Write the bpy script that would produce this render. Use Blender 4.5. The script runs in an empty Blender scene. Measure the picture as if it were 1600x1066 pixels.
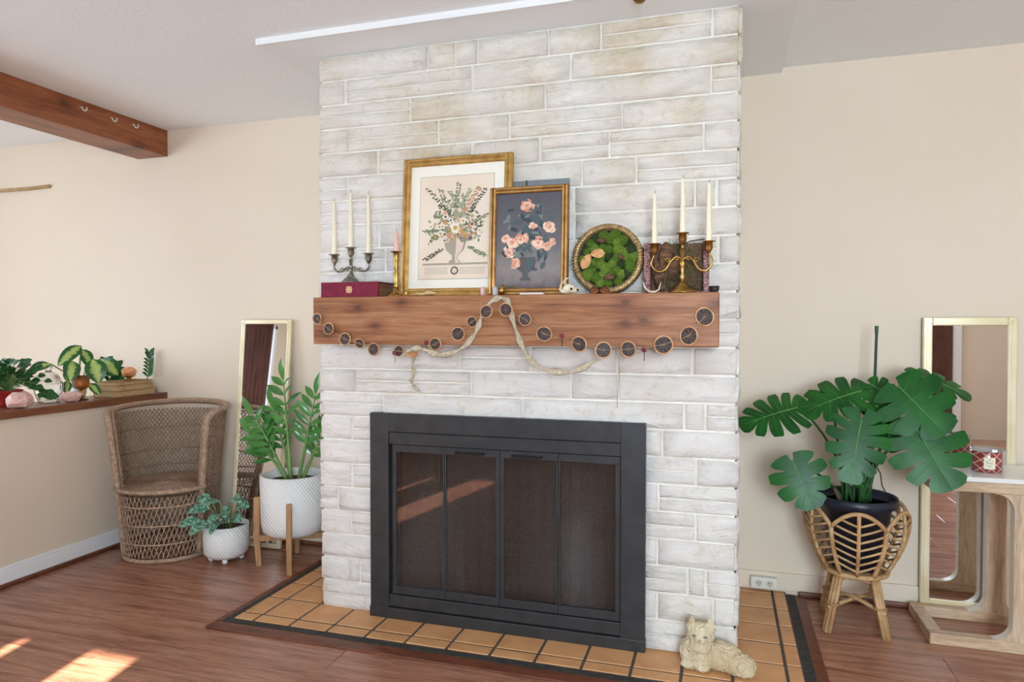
import bpy, bmesh, math, random
from mathutils import Vector, Matrix, Euler, noise as mnoise
PI = math.pi
sc = bpy.context.scene
col = sc.collection
rnd = random.Random(7)

# ---------------------------------------------------------------- camera
cam_d = bpy.data.cameras.new('camera'); cam = bpy.data.objects.new('camera', cam_d); col.objects.link(cam)
cam.location = (0, 0, 1.25)
cam.rotation_euler = (math.radians(90 - 1.223), 0, math.radians(17.009))
cam_d.sensor_width = 36; cam_d.lens = 24.258; cam_d.clip_start = 0.05
sc.camera = cam
# ---------------------------------------------------------------- world, sun, window daylight, rear fill, exposure
w = bpy.data.worlds.new('sky'); sc.world = w; w.use_nodes = True
bg = w.node_tree.nodes['Background']; bg.inputs[0].default_value = (0.86, 0.93, 1.0, 1); bg.inputs[1].default_value = 1.6
def lamp(name, kind, loc, direction, energy, color=(1, 1, 1), size=None, angle=None):
    d = bpy.data.lights.new(name, kind); d.energy = energy; d.color = color
    if size: d.shape = 'RECTANGLE'; d.size, d.size_y = size
    if angle: d.angle = angle
    o = bpy.data.objects.new(name, d); col.objects.link(o); o.location = loc
    o.rotation_euler = Vector(direction).to_track_quat('-Z', 'Y').to_euler()
    return o
# direct sun through the curtain gap, and sky light at the window openings plus an added rear fill (each lamp lies flat in its opening)
lamp('sun_offscreen', 'SUN', (-1, -6, 4), (-.19, 1, -.495), 34.0, (1.0, .86, .72), angle=.009)
DAY = (.70, .87, 1.0)
lamp('window_left_offscreen', 'AREA', (-5.66, .6, 1.22), (1, 0, 0), 120, DAY, (1.74, 3.5))
lamp('window_rear_offscreen', 'AREA', (.85, -2.07, 1.44), (0, 1, 0), 122, DAY, (1.2, 1.18))  # fill lamp added behind the camera, set in a made-up opening
lamp('window_rear_curtained_offscreen', 'AREA', (-1.2, -2.07, 1.5), (0, 1, 0), 30, DAY, (1.7, 1.0))
sc.view_settings.view_transform = 'Standard'; sc.view_settings.look = 'None'
sc.view_settings.gamma = 1; sc.view_settings.use_curve_mapping = False
sc.view_settings.exposure = 0.38

# ---------------------------------------------------------------- helpers
def C(r, g, b):
    f = lambda c: (c/255/12.92) if c <= 10 else ((c/255 + .055)/1.055)**2.4
    return (f(r), f(g), f(b), 1)
class MB:
    def __init__(s): s.v = []; s.f = []; s.m = []; s.M = Matrix()
    def add(s, vs, fs, mi=0):
        n = len(s.v)
        s.v += [tuple(s.M @ Vector(p)) for p in vs]
        s.f += [tuple(i + n for i in q) for q in fs]; s.m += [mi]*len(fs)
        return s
    def box(s, x0, x1, y0, y1, z0, z1, mi=0):
        return s.add([(x0,y0,z0),(x1,y0,z0),(x1,y1,z0),(x0,y1,z0),(x0,y0,z1),(x1,y0,z1),(x1,y1,z1),(x0,y1,z1)],
                     [(0,3,2,1),(4,5,6,7),(0,1,5,4),(1,2,6,5),(2,3,7,6),(3,0,4,7)], mi)
    def lathe(s, prof, n=24, c=(0,0,0), mi=0, a0=0, a1=2*PI, closed=True, sx=1, sy=1, caps=True):
        vs = []; fs = []
        for r, z in prof:
            for i in range(n):
                a = a0 + (a1 - a0)*i/(n if closed else n - 1)
                vs.append((c[0] + r*math.cos(a)*sx, c[1] + r*math.sin(a)*sy, c[2] + z))
        for k in range(len(prof) - 1):
            for i in range(n if closed else n - 1):
                j = (i + 1) % n
                fs.append((k*n + i, k*n + j, (k + 1)*n + j, (k + 1)*n + i))
        if closed and caps:
            if prof[0][0] > 1e-5: fs.append(tuple(reversed(range(n))))
            if prof[-1][0] > 1e-5: fs.append(tuple((len(prof) - 1)*n + i for i in range(n)))
        return s.add(vs, fs, mi)
    def tube(s, pts, r, n=6, closed=False, mi=0, caps=True):
        pts = [Vector(p) for p in pts]; N = len(pts)
        rs = r if isinstance(r, (list, tuple)) else [r]*N
        vs = []; fs = []; prev = None
        for i, p in enumerate(pts):
            if closed: t = pts[(i + 1) % N] - pts[i - 1]
            else: t = pts[min(i + 1, N - 1)] - pts[max(i - 1, 0)]
            t.normalize()
            if prev is None:
                a = Vector((0, 0, 1)) if abs(t.z) < .9 else Vector((1, 0, 0))
                u = t.cross(a).normalized()
            else:
                u = prev - t*prev.dot(t)
                u = u.normalized() if u.length > 1e-6 else t.orthogonal().normalized()
            prev = u; b = t.cross(u)
            for k in range(n):
                a = 2*PI*k/n
                vs.append(p + (u*math.cos(a) + b*math.sin(a))*rs[i])
        for i in range(N if closed else N - 1):
            for k in range(n):
                i2 = (i + 1) % N; k2 = (k + 1) % n
                fs.append((i*n + k, i*n + k2, i2*n + k2, i2*n + k))
        if caps and not closed:
            fs.append(tuple(reversed(range(n)))); fs.append(tuple((N - 1)*n + k for k in range(n)))
        return s.add(vs, fs, mi)
    def ball(s, c, r, nu=12, nv=8, mi=0, jit=0, seed=0):
        r = r if isinstance(r, (list, tuple)) else (r, r, r)
        rr = random.Random(seed); vs = [(c[0], c[1], c[2] - r[2])]; fs = []
        for j in range(1, nv):
            ph = -PI/2 + PI*j/nv
            for i in range(nu):
                a = 2*PI*i/nu; k = 1 + rr.uniform(-jit, jit)
                vs.append((c[0] + r[0]*k*math.cos(ph)*math.cos(a), c[1] + r[1]*k*math.cos(ph)*math.sin(a), c[2] + r[2]*k*math.sin(ph)))
        vs.append((c[0], c[1], c[2] + r[2])); T = len(vs) - 1
        for i in range(nu):
            fs.append((0, 1 + (i + 1) % nu, 1 + i)); fs.append((T, 1 + (nv - 2)*nu + i, 1 + (nv - 2)*nu + (i + 1) % nu))
        for j in range(nv - 2):
            for i in range(nu):
                a = 1 + j*nu + i; b = 1 + j*nu + (i + 1) % nu
                fs.append((a, b, b + nu, a + nu))
        return s.add(vs, fs, mi)
    def leaf(s, base, tip, width, nrm, arch=.08, fold=.25, seg=8, shape=(.5, .9), mi=0, cross=2, wav=0):
        base = Vector(base); tip = Vector(tip); d = tip - base; L = d.length
        nrm = Vector(nrm); side = d.cross(nrm).normalized(); nn = side.cross(d).normalized()
        pk, pw = shape; vs = []; fs = []; K = 2*cross + 1
        for i in range(seg + 1):
            t = i/seg
            # width profile peaking at pk
            q = t/pk if t < pk else (1 - t)/(1 - pk)
            wd = width*.5*max(.02, math.sin(q*PI/2)**pw)
            c = base + d*t + nn*(arch*L*4*t*(1 - t))
            for k in range(-cross, cross + 1):
                x = k/cross
                vs.append(c + side*(x*wd) + nn*(abs(x)*wd*fold + wav*L*math.sin(t*17 + k)*abs(x)))
        for i in range(seg):
            for k in range(K - 1):
                a = i*K + k
                fs.append((a, a + 1, a + K + 1, a + K))
        return s.add(vs, fs, mi)
    def build(s, name, mats, parent=None, smooth=False, bevel=0, loc=None, seg=2):
        me = bpy.data.meshes.new(name); me.from_pydata(s.v, [], s.f)
        for m in (mats if isinstance(mats, (list, tuple)) else [mats]): me.materials.append(m)
        for p, mi in zip(me.polygons, s.m): p.material_index = mi; p.use_smooth = smooth
        me.validate(); me.update()
        bm = bmesh.new(); bm.from_mesh(me); bmesh.ops.recalc_face_normals(bm, faces=bm.faces); bm.to_mesh(me); bm.free()
        o = bpy.data.objects.new(name, me); col.objects.link(o)
        if loc: o.location = loc
        if parent: o.parent = parent
        if bevel:
            b = o.modifiers.new('bevel', 'BEVEL'); b.width = bevel; b.segments = seg; b.limit_method = 'ANGLE'; b.angle_limit = math.radians(40)
        return o
def thing(name, label, cat, loc=(0,0,0), rz=0, group=None, rot=None):
    o = bpy.data.objects.new(name, None); col.objects.link(o); o.location = loc
    o.rotation_euler = rot or (0, 0, rz); o.empty_display_size = .05
    return tag(o, label, cat, group)
def tag(o, label, cat, group=None):
    o['label'] = label; o['category'] = cat
    if group: o['group'] = group
    return o
def struct(o, label=None):
    o['kind'] = 'structure'
    if label: o['label'] = label
    return o
def dup(root, loc=None, rot=None, label=None):
    r = root.copy(); col.objects.link(r)
    if loc: r.location = loc
    if rot: r.rotation_euler = rot
    if label: r['label'] = label
    for ch in list(root.children):
        c = ch.copy(); col.objects.link(c); c.parent = r
        for g in ch.children:
            d = g.copy(); col.objects.link(d); d.parent = c
    return r

# ---------------------------------------------------------------- materials
def base_mat(name):
    m = bpy.data.materials.new(name); m.use_nodes = True
    nt = m.node_tree; return m, nt, nt.nodes['Principled BSDF']
def ramp(nt, fac, stops):
    r = nt.nodes.new('ShaderNodeValToRGB'); e = r.color_ramp.elements
    while len(e) < len(stops): e.new(.5)
    for q, (p, c) in zip(e, stops): q.position = p; q.color = c
    nt.links.new(fac, r.inputs[0]); return r.outputs[0]
def coords(nt, scale=(1,1,1), rand=False, rot=(0,0,0), kind='Object'):
    tc = nt.nodes.new('ShaderNodeTexCoord'); mp = nt.nodes.new('ShaderNodeMapping')
    mp.inputs['Scale'].default_value = scale; mp.inputs['Rotation'].default_value = rot
    nt.links.new(tc.outputs[kind], mp.inputs[0])
    if rand:
        oi = nt.nodes.new('ShaderNodeObjectInfo'); mul = nt.nodes.new('ShaderNodeMath'); mul.operation = 'MULTIPLY'
        mul.inputs[1].default_value = 37.0; nt.links.new(oi.outputs['Random'], mul.inputs[0])
        cx = nt.nodes.new('ShaderNodeCombineXYZ')
        for i in range(3): nt.links.new(mul.outputs[0], cx.inputs[i])
        nt.links.new(cx.outputs[0], mp.inputs['Location'])
    return mp.outputs[0]
def tex(nt, vec, scale, detail=3, rough=.5, dist=0):
    n = nt.nodes.new('ShaderNodeTexNoise'); n.inputs['Scale'].default_value = scale; n.inputs['Detail'].default_value = detail
    n.inputs['Roughness'].default_value = rough; n.inputs['Distortion'].default_value = dist
    nt.links.new(vec, n.inputs['Vector']); return n.outputs['Fac']
def bump(nt, b, h, strength=.3, dist=.01):
    n = nt.nodes.new('ShaderNodeBump'); n.inputs['Strength'].default_value = strength; n.inputs['Distance'].default_value = dist
    nt.links.new(h, n.inputs['Height']); nt.links.new(n.outputs[0], b.inputs['Normal'])
def mat(name, c1, c2=None, rough=.5, metal=0, nscale=8, bscale=None, bstr=.3, bdist=.005, lo=.35, hi=.65, detail=3, rand=False,
        vscale=(1,1,1), trans=0, ior=1.45, coat=0, sss=0, spec=None, alpha=None):
    m, nt, b = base_mat(name)
    b.inputs['Base Color'].default_value = c1; b.inputs['Roughness'].default_value = rough; b.inputs['Metallic'].default_value = metal
    b.inputs['Transmission Weight'].default_value = trans; b.inputs['IOR'].default_value = ior
    if coat: b.inputs['Coat Weight'].default_value = coat; b.inputs['Coat Roughness'].default_value = .1
    if sss: b.inputs['Subsurface Weight'].default_value = sss; b.inputs['Subsurface Radius'].default_value = (.02, .012, .008)
    if spec is not None: b.inputs['Specular IOR Level'].default_value = spec
    if c2 or bscale: v = coords(nt, vscale, rand)
    if c2: nt.links.new(ramp(nt, tex(nt, v, nscale, detail), [(lo, c1), (hi, c2)]), b.inputs['Base Color'])
    if bscale: bump(nt, b, tex(nt, v, bscale, 4), bstr, bdist)
    return m
def wood(name, c1, c2, c3, grain=(1.2, 14, 14), rough=.4, rand=False, bstr=.15, coat=0, knots=0, nscale=2.2, kax=(0, 1.5)):
    """grain stretched along the axis with the smallest scale; optional dark knots"""
    m, nt, b = base_mat(name); v = coords(nt, grain, rand)
    n1 = tex(nt, v, nscale, 5, .6, .6)
    c = ramp(nt, n1, [(.28, c3), (.45, c1), (.62, c2), (.78, c1)])
    v2 = coords(nt, tuple(g*4 for g in grain), rand); n2 = tex(nt, v2, 3, 3, .6)
    mx = nt.nodes.new('ShaderNodeMix'); mx.data_type = 'RGBA'; mx.blend_type = 'MULTIPLY'; mx.inputs[0].default_value = .45
    nt.links.new(c, mx.inputs[6]); nt.links.new(ramp(nt, n2, [(.3, (.38,.34,.31,1)), (.6, (1,1,1,1))]), mx.inputs[7])
    out = mx.outputs[2]
    if knots:
        vo = nt.nodes.new('ShaderNodeTexVoronoi'); vo.voronoi_dimensions = '2D'; vo.inputs['Scale'].default_value = knots
        sp3 = nt.nodes.new('ShaderNodeSeparateXYZ'); nt.links.new(coords(nt, (1, 1, 1)), sp3.inputs[0])
        cb3 = nt.nodes.new('ShaderNodeCombineXYZ'); nt.links.new(sp3.outputs[kax[0]], cb3.inputs[0])
        mz = nt.nodes.new('ShaderNodeMath'); mz.operation = 'MULTIPLY'; mz.inputs[1].default_value = kax[1]; nt.links.new(sp3.outputs[2], mz.inputs[0]); nt.links.new(mz.outputs[0], cb3.inputs[1])
        wob = nt.nodes.new('ShaderNodeVectorMath'); wob.operation = 'ADD'; nz = nt.nodes.new('ShaderNodeTexNoise'); nz.inputs['Scale'].default_value = 30
        nt.links.new(cb3.outputs[0], nz.inputs['Vector']); scl = nt.nodes.new('ShaderNodeVectorMath'); scl.operation = 'SCALE'; scl.inputs['Scale'].default_value = .02
        nt.links.new(nz.outputs['Color'], scl.inputs[0]); nt.links.new(cb3.outputs[0], wob.inputs[0]); nt.links.new(scl.outputs[0], wob.inputs[1]); nt.links.new(wob.outputs[0], vo.inputs['Vector'])
        mk = nt.nodes.new('ShaderNodeMix'); mk.data_type = 'RGBA'; mk.blend_type = 'MULTIPLY'; mk.inputs[0].default_value = .8
        nt.links.new(out, mk.inputs[6]); nt.links.new(ramp(nt, vo.outputs['Distance'], [(.035, (.22,.15,.13,1)), (.08, (.55,.45,.42,1)), (.15, (.82,.70,.68,1)), (.27, (1,1,1,1))]), mk.inputs[7])
        out = mk.outputs[2]
    nt.links.new(out, b.inputs['Base Color']); b.inputs['Roughness'].default_value = rough
    if coat: b.inputs['Coat Weight'].default_value = coat; b.inputs['Coat Roughness'].default_value = .15
    bump(nt, b, n2, bstr, .002)
    return m
M = {}
M['wall'] = mat('wall_paint', C(233,217,197), C(229,212,191), .6, nscale=1.2, bscale=60, bstr=.06)
M['ceiling'] = mat('ceiling_texture', C(246,249,250), None, .8, bscale=55, bstr=.35, bdist=.006)
M['smooth_white'] = mat('smooth_ceiling_board', C(242,245,246), None, .7)
M['white_trim'] = mat('white_trim', C(240,240,240), None, .45)
M['plank'] = wood('floor_plank', C(166,114,92), C(188,136,112), C(124,78,60), (1.1, 13, 13), .26, True, .08)
M['shoe'] = wood('shoe_moulding', C(112,62,42), C(128,74,52), C(84,44,30), (3, 14, 14), .4)
M['beam'] = wood('stained_beam', C(146,82,46), C(164,98,58), C(112,58,30), (12, 1.0, 12), .4, False, .1, knots=2.4, kax=(1, 1.6))
M['mantel'] = wood('stained_pine', C(158,100,60), C(180,126,88), C(114,66,38), (1.0, 12, 19), .5, False, .25, knots=3.6, kax=(0, 1.7))
M['ledge'] = wood('ledge_wood', C(126,74,46), C(142,88,58), C(92,50,30), (12, 1.1, 12), .35)
M['tile'] = mat('terracotta_tile', C(222,168,116), C(200,144,96), .45, nscale=9, bscale=40, bstr=.12, rand=True, lo=.3, hi=.75)
M['grout'] = mat('dark_grout', C(100,88,78), C(78,68,62), .9, nscale=40, bscale=80)
M['blackedge'] = mat('black_edging', C(48,46,44), C(70,66,62), .8, nscale=60, bscale=120, bstr=.5)
def stone_mat():
    m, nt, b = base_mat('painted_stone'); v = coords(nt, (1,1,1))
    n1 = tex(nt, v, 2.3, 5, .65); n2 = tex(nt, v, 24, 6, .75)
    # old smoke stains settle in the upper courses
    sx = nt.nodes.new('ShaderNodeSeparateXYZ'); nt.links.new(v, sx.inputs[0])
    mr = nt.nodes.new('ShaderNodeMapRange'); mr.inputs[1].default_value = 1.3; mr.inputs[2].default_value = 2.4; mr.inputs[3].default_value = -.10; mr.inputs[4].default_value = .11
    nt.links.new(sx.outputs[2], mr.inputs[0]); ad = nt.nodes.new('ShaderNodeMath'); ad.operation = 'ADD'; nt.links.new(n1, ad.inputs[0]); nt.links.new(mr.outputs[0], ad.inputs[1])
    c = ramp(nt, ad.outputs[0], [(.40, C(240,234,228)), (.60, C(232,222,208)), (.76, C(212,192,160))])
    mx = nt.nodes.new('ShaderNodeMix'); mx.data_type = 'RGBA'; mx.blend_type = 'MULTIPLY'; mx.inputs[0].default_value = .5
    nt.links.new(c, mx.inputs[6]); nt.links.new(ramp(nt, n2, [(.34, (.78,.68,.54,1)), (.45, (1,1,1,1))]), mx.inputs[7])
    nt.links.new(mx.outputs[2], b.inputs['Base Color']); b.inputs['Roughness'].default_value = .7
    v2 = coords(nt, (1, 1, 2.4)); bump(nt, b, tex(nt, v2, 9, 8, .66, 1.4), .8, .02)
    return m
M['stone'] = stone_mat()
M['mortar'] = mat('painted_mortar', C(238,233,226), C(226,216,202), .8, nscale=14, bscale=70, bstr=.3)
M['black_metal'] = mat('black_metal', C(66,66,68), C(58,58,60), .42, .35, nscale=20)
M['soot'] = mat('soot_liner', C(44,40,38), C(34,31,30), .9)
M['screen'] = mat('mesh_screen', C(84,77,72), C(58,53,50), .7, .3, nscale=260, lo=.45, hi=.55, bscale=300, bstr=.3)
M['glass'] = mat('door_glass', (.9,.9,.9,1), None, .03, trans=1, ior=1.5)
M['mirror'] = mat('mirror_glass', (.88,.88,.88,1), None, .015, 1)
M['gold_frame'] = mat('pale_gold_frame', C(226,210,170), C(240,228,198), .35, .35, nscale=6)
M['curtain'] = mat('brown_curtain', C(86,48,38), C(104,60,48), .6, nscale=5)
M['door'] = wood('brown_door', C(84,44,34), C(100,56,44), C(62,30,24), (9, 9, .9), .3)

# ================================================================ ROOM
CZ = 2.442; BX0, BX1 = -5.6, 3.5; RY = -2.0; WY = 3.43
fl = struct(MB().box(BX0, BX1, RY, WY + .1, -.06, -.012).build('floor', M['grout']), 'red brown wood plank floor')
pm = {}
def plank(x0, x1, y0, y1):
    L = round(x1 - x0, 3)
    if L not in pm:
        pm[L] = MB().box(0, L, 0, y1 - y0, -.014, 0).build('plank', M['plank'], fl)
        o = pm[L]; b = o.modifiers.new('bevel', 'BEVEL'); b.width = .0012; b.segments = 1
    else:
        o = pm[L].copy(); col.objects.link(o); o.parent = fl
    o.location = (x0, y0, 0)
y = RY; k = 0; PW = .19
while y < WY - .01:
    x = BX0 - [0, .5, .9, .25, .72][k % 5]
    while x < BX1:
        a, b_ = max(x, BX0), min(x + 1.28, BX1)
        if b_ - a > .02: plank(a, b_ - .0015, y, min(y + PW, WY) - .0015)
        x += 1.28
    y += PW; k += 1
struct(MB().box(BX0, BX1, RY - .1, WY + .1, CZ, CZ + .08).build('ceiling', M['ceiling']), 'white textured ceiling')
struct(MB().box(BX0 - .1, BX1 + .1, WY, WY + .1, 0, CZ).build('wall_back', M['wall']), 'cream painted wall behind the fireplace')
struct(MB().box(BX1, BX1 + .1, RY - .1, WY + .1, 0, CZ).build('wall_right', M['wall']), 'cream painted side wall')
# side wall with wide window
m = MB(); X0, X1 = BX0 - .1, BX0; wy0, wy1, wz0, wz1 = -1.2, 2.4, .3, 2.15
m.box(X0, X1, RY - .1, wy0, 0, CZ); m.box(X0, X1, wy1, WY + .1, 0, CZ); m.box(X0, X1, wy0, wy1, 0, wz0); m.box(X0, X1, wy0, wy1, wz1, CZ)
struct(m.build('wall_left', M['wall']), 'cream painted wall with a wide window')
def window_frame(name, boxes):
    m = MB()
    for b in boxes: m.box(*b)
    return struct(m.build(name, M['white_trim'], bevel=.004), 'white window frame')
window_frame('window_1', [(X0, X1 + .02, wy0, wy0 + .05, wz0, wz1), (X0, X1 + .02, wy1 - .05, wy1, wz0, wz1), (X0, X1 + .02, wy0, wy1, wz0, wz0 + .05),
                          (X0, X1 + .02, wy0, wy1, wz1 - .05, wz1), (X0, X1, .57, .63, wz0, wz1), (X0 + .03, X1 - .03, wy0, wy1, 1.2, 1.23)])
# wall behind the viewer, a curtained window, two openings added for light, a brown door
m = MB(); Y0, Y1 = RY - .1, RY; ops = [(-2.1, -.3, .95, 2.08), (.2, 1.5, .8, 2.08), (-5.2, -2.75, .87, 2.1)]
m.box(BX0 - .1, -5.2, Y0, Y1, 0, CZ); m.box(-2.75, -2.1, Y0, Y1, 0, CZ); m.box(-.3, .2, Y0, Y1, 0, CZ); m.box(1.5, BX1 + .1, Y0, Y1, 0, CZ)
for a, b_, c, d in ops: m.box(a, b_, Y0, Y1, 0, c); m.box(a, b_, Y0, Y1, d, CZ)
struct(m.build('wall_front', M['wall']), 'cream painted wall with three windows and a brown door')
for i, (a, b_, c, d) in enumerate(ops):  # the last two frames line the openings added for light
    window_frame('window_%d' % (i + 2), [(a, a + .05, Y0, Y1 + .02, c, d), (b_ - .05, b_, Y0, Y1 + .02, c, d), (a, b_, Y0, Y1 + .02, c, c + .05), (a, b_, Y0, Y1 + .02, d - .04, d)]
                 + ([((a + b_)/2 - .02, (a + b_)/2 + .02, Y0, Y1, c, d)] if i else []))
for a, b_ in ((-5.5, -2.62), (-.05, 1.75)):  # unseen slabs added outside to keep sun out of the added openings
    struct(MB().box(a, b_, -5.1, Y0 - .06, 2.2, 2.28).build('trim_%d' % (8 + (a > -1)), M['white_trim']), 'porch roof outside the rear window')
dr = struct(MB().box(1.62, 2.44, RY, RY + .04, .0, 2.05).build('door_1', M['door'], bevel=.004), 'dark brown wooden door')
MB().box(1.70, 2.36, RY + .04, RY + .05, .2, .95).build('panel', M['door'], dr, bevel=.006)
MB().box(1.70, 2.36, RY + .04, RY + .05, 1.1, 1.9).build('panel', M['door'], dr, bevel=.006)
struct(MB().box(2.44, 2.53, RY, RY + .03, 0, 2.13).box(1.53, 1.62, RY, RY + .03, 0, 2.13).box(1.62, 2.44, RY, RY + .03, 2.05, 2.13).build('trim_1', M['white_trim'], bevel=.004), 'white door casing')
def curtain(name, label, p0, p1, z0, z1, depth=.03, n=40, waves=7):
    p0 = Vector(p0); p1 = Vector(p1); d = p1 - p0; nn = Vector((-d.y, d.x)).normalized(); m = MB(); vs = []; fs = []
    for s in (0, 1):
        for i in range(n + 1):
            t = i/n; q = p0 + d*t + nn*(depth*.5*math.sin(t*waves*2*PI) + .012*(s - .5))
            vs += [(q.x, q.y, z0), (q.x, q.y, z1)]
    N = 2*(n + 1)
    for i in range(n):
        a = 2*i; fs += [(a, a + 2, a + 3, a + 1), (N + a, N + a + 1, N + a + 3, N + a + 2), (a, N + a, N + a + 2, a + 2), (a + 1, a + 3, N + a + 3, N + a + 1)]
    fs += [(0, 1, N + 1, N), (2*n, N + 2*n, N + 2*n + 1, 2*n + 1)]
    o = m.add(vs, fs).build(name, M['curtain'], smooth=True); return tag(o, label, 'curtain')
curtain('curtain', 'brown curtain drawn across the wide side window', (BX0 + .12, -.95), (BX0 + .12, -.35), .02, 2.22)
curtain('curtain', 'wide brown curtain left of the sunlit gap', (-1.885, RY + .09), (-1.57, RY + .09), .05, 2.2, waves=5)
curtain('curtain', 'narrow brown curtain at the window jamb', (-2.2, RY + .09), (-1.93, RY + .09), .05, 2.2, waves=4)
curtain('curtain', 'brown curtain right of the sunlit gap', (-1.35, RY + .09), (-.2, RY + .09), .05, 2.2, waves=14)
rm = mat('rod_black', C(30, 28, 28), None, .4, .8)
tag(MB().tube([(BX0 + .12, -1.3, 2.22), (BX0 + .12, 2.5, 2.22)], .012, 8).build('curtain_rod', rm), 'black curtain rod over the wide side window', 'curtain rod')
tag(MB().tube([(-2.3, RY + .09, 2.2), (-.1, RY + .09, 2.2)], .012, 8).build('curtain_rod', rm), 'black curtain rod over the sunlit curtain gap', 'curtain rod')
# half wall with wooden ledge, ceiling beam over it
struct(MB().box(-3.49, -3.285, RY, WY, 0, .805).build('wall_partition', M['wall']), 'cream half wall with a wooden ledge')
struct(MB().box(-3.525, -3.262, RY, WY - .001, .806, .845).build('trim_2', M['ledge'], bevel=.004), 'brown wooden ledge capping the half wall')
bb = MB().box(-3.285, -3.272, RY, WY, .02, .085).box(-3.285, -3.277, RY, WY, .085, .1)
struct(bb.build('baseboard_left', M['white_trim'], bevel=.003), 'white baseboard on the half wall')
struct(MB().box(-3.285, -3.258, RY, WY, 0, .022).build('trim_3', M['shoe'], bevel=.008), 'brown shoe moulding along the half wall')
struct(MB().box(-3.285, -1.69, WY - .014, WY, .02, .085).box(.045, BX1, WY - .012, WY, .02, .10).build('baseboard_back', M['wall'], bevel=.003), 'cream baseboard on the back wall')
struct(MB().box(-3.26, -1.99, WY - .032, WY - .012, 0, .024).box(.34, BX1, WY - .032, WY - .01, 0, .026).build('trim_4', M['shoe'], bevel=.008), 'brown shoe moulding along the back wall')
bm_ = thing('ceiling_beam', 'stained brown wooden beam under the ceiling with small hooks', 'beam', (-3.355, WY, 2.38))
MB().box(-.113, .113, RY - WY, 0, -.097, .062).build('timber', M['beam'], bm_, bevel=.004)
hk = mat('white_hook', C(236, 234, 230), None, .4)
for yy, zz in ((2.844, 2.402), (3.032, 2.399), (3.179, 2.404)):
    z = zz - 2.38; yl = yy - WY
    pts = [(.112, yl - .014, z), (.126, yl - .014, z)] + [(.128, yl - .015*math.cos(a), z - .015*math.sin(a)) for a in [j*.45 for j in range(1, 9)]]
    MB().tube(pts, .0034, 6).build('hook', hk, bm_, smooth=True)
# thin smooth ceiling board around the chimney top
struct(MB().box(-1.852, .252, 2.462, WY, 2.418, CZ).build('trim_5', M['smooth_white']), 'smooth board on the ceiling around the chimney')
struct(MB().box(-1.862, .252, 2.45, 2.462, 2.416, CZ).build('trim_6', M['white_trim']), 'white edge strip of the ceiling board')
cl = thing('ceiling_light', 'small brass ceiling fitting above the mantel', 'light', (-.290, 2.494, 2.4185))
brass_plain = mat('brass_plain', C(140, 106, 60), None, .35, 1)
MB().lathe([(.0, -.022), (.015, -.02), (.023, -.011), (.026, 0)], 20).build('canopy', brass_plain, cl, smooth=True)

# ================================================================ HEARTH
h = thing('tile_hearth', 'terracotta tile hearth with dark grout around the fireplace', 'hearth', (0, 0, 0))
MB().box(-1.985, .285, 2.43, WY, 0, .0095).build('grout_bed', M['grout'], h)
MB().box(-2.012, .322, 2.398, 2.43, 0, .009).box(-2.012, -1.985, 2.43, WY - .03, 0, .009).box(.285, .322, 2.43, WY - .03, 0, .009).build('black_edging', M['blackedge'], h)
xj = [-1.985, -1.885] + [-1.71 + .175*i for i in range(11)] + [.225, .285]
yj = [2.43, 2.50] + [2.677 + .1752*i for i in range(5)] + [WY]
tm = {}
for i in range(len(xj) - 1):
    for j in range(len(yj) - 1):
        a, b_, c, d = xj[i], xj[i + 1], yj[j], yj[j + 1]
        if a > -1.6 and b_ < -.02 and c > 2.69: continue
        key = (round(b_ - a, 3), round(d - c, 3))
        if key not in tm:
            o = MB().box(.0055, key[0] - .0055, .0055, key[1] - .0055, 0, .0128).build('tile', M['tile'], h, bevel=.003, seg=2); tm[key] = o
        else: o = tm[key].copy(); col.objects.link(o); o.parent = h
        o.location = (a, c, rnd.uniform(-.0008, .0008))
struct(MB().box(-2.045, .365, 2.335, 2.398, 0, .008).box(-2.045, -2.012, 2.398, WY - .03, 0, .008).box(.322, .365, 2.398, WY - .03, 0, .008).build('trim_7', M['shoe'], bevel=.004), 'brown floor strip bordering the hearth')

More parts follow.
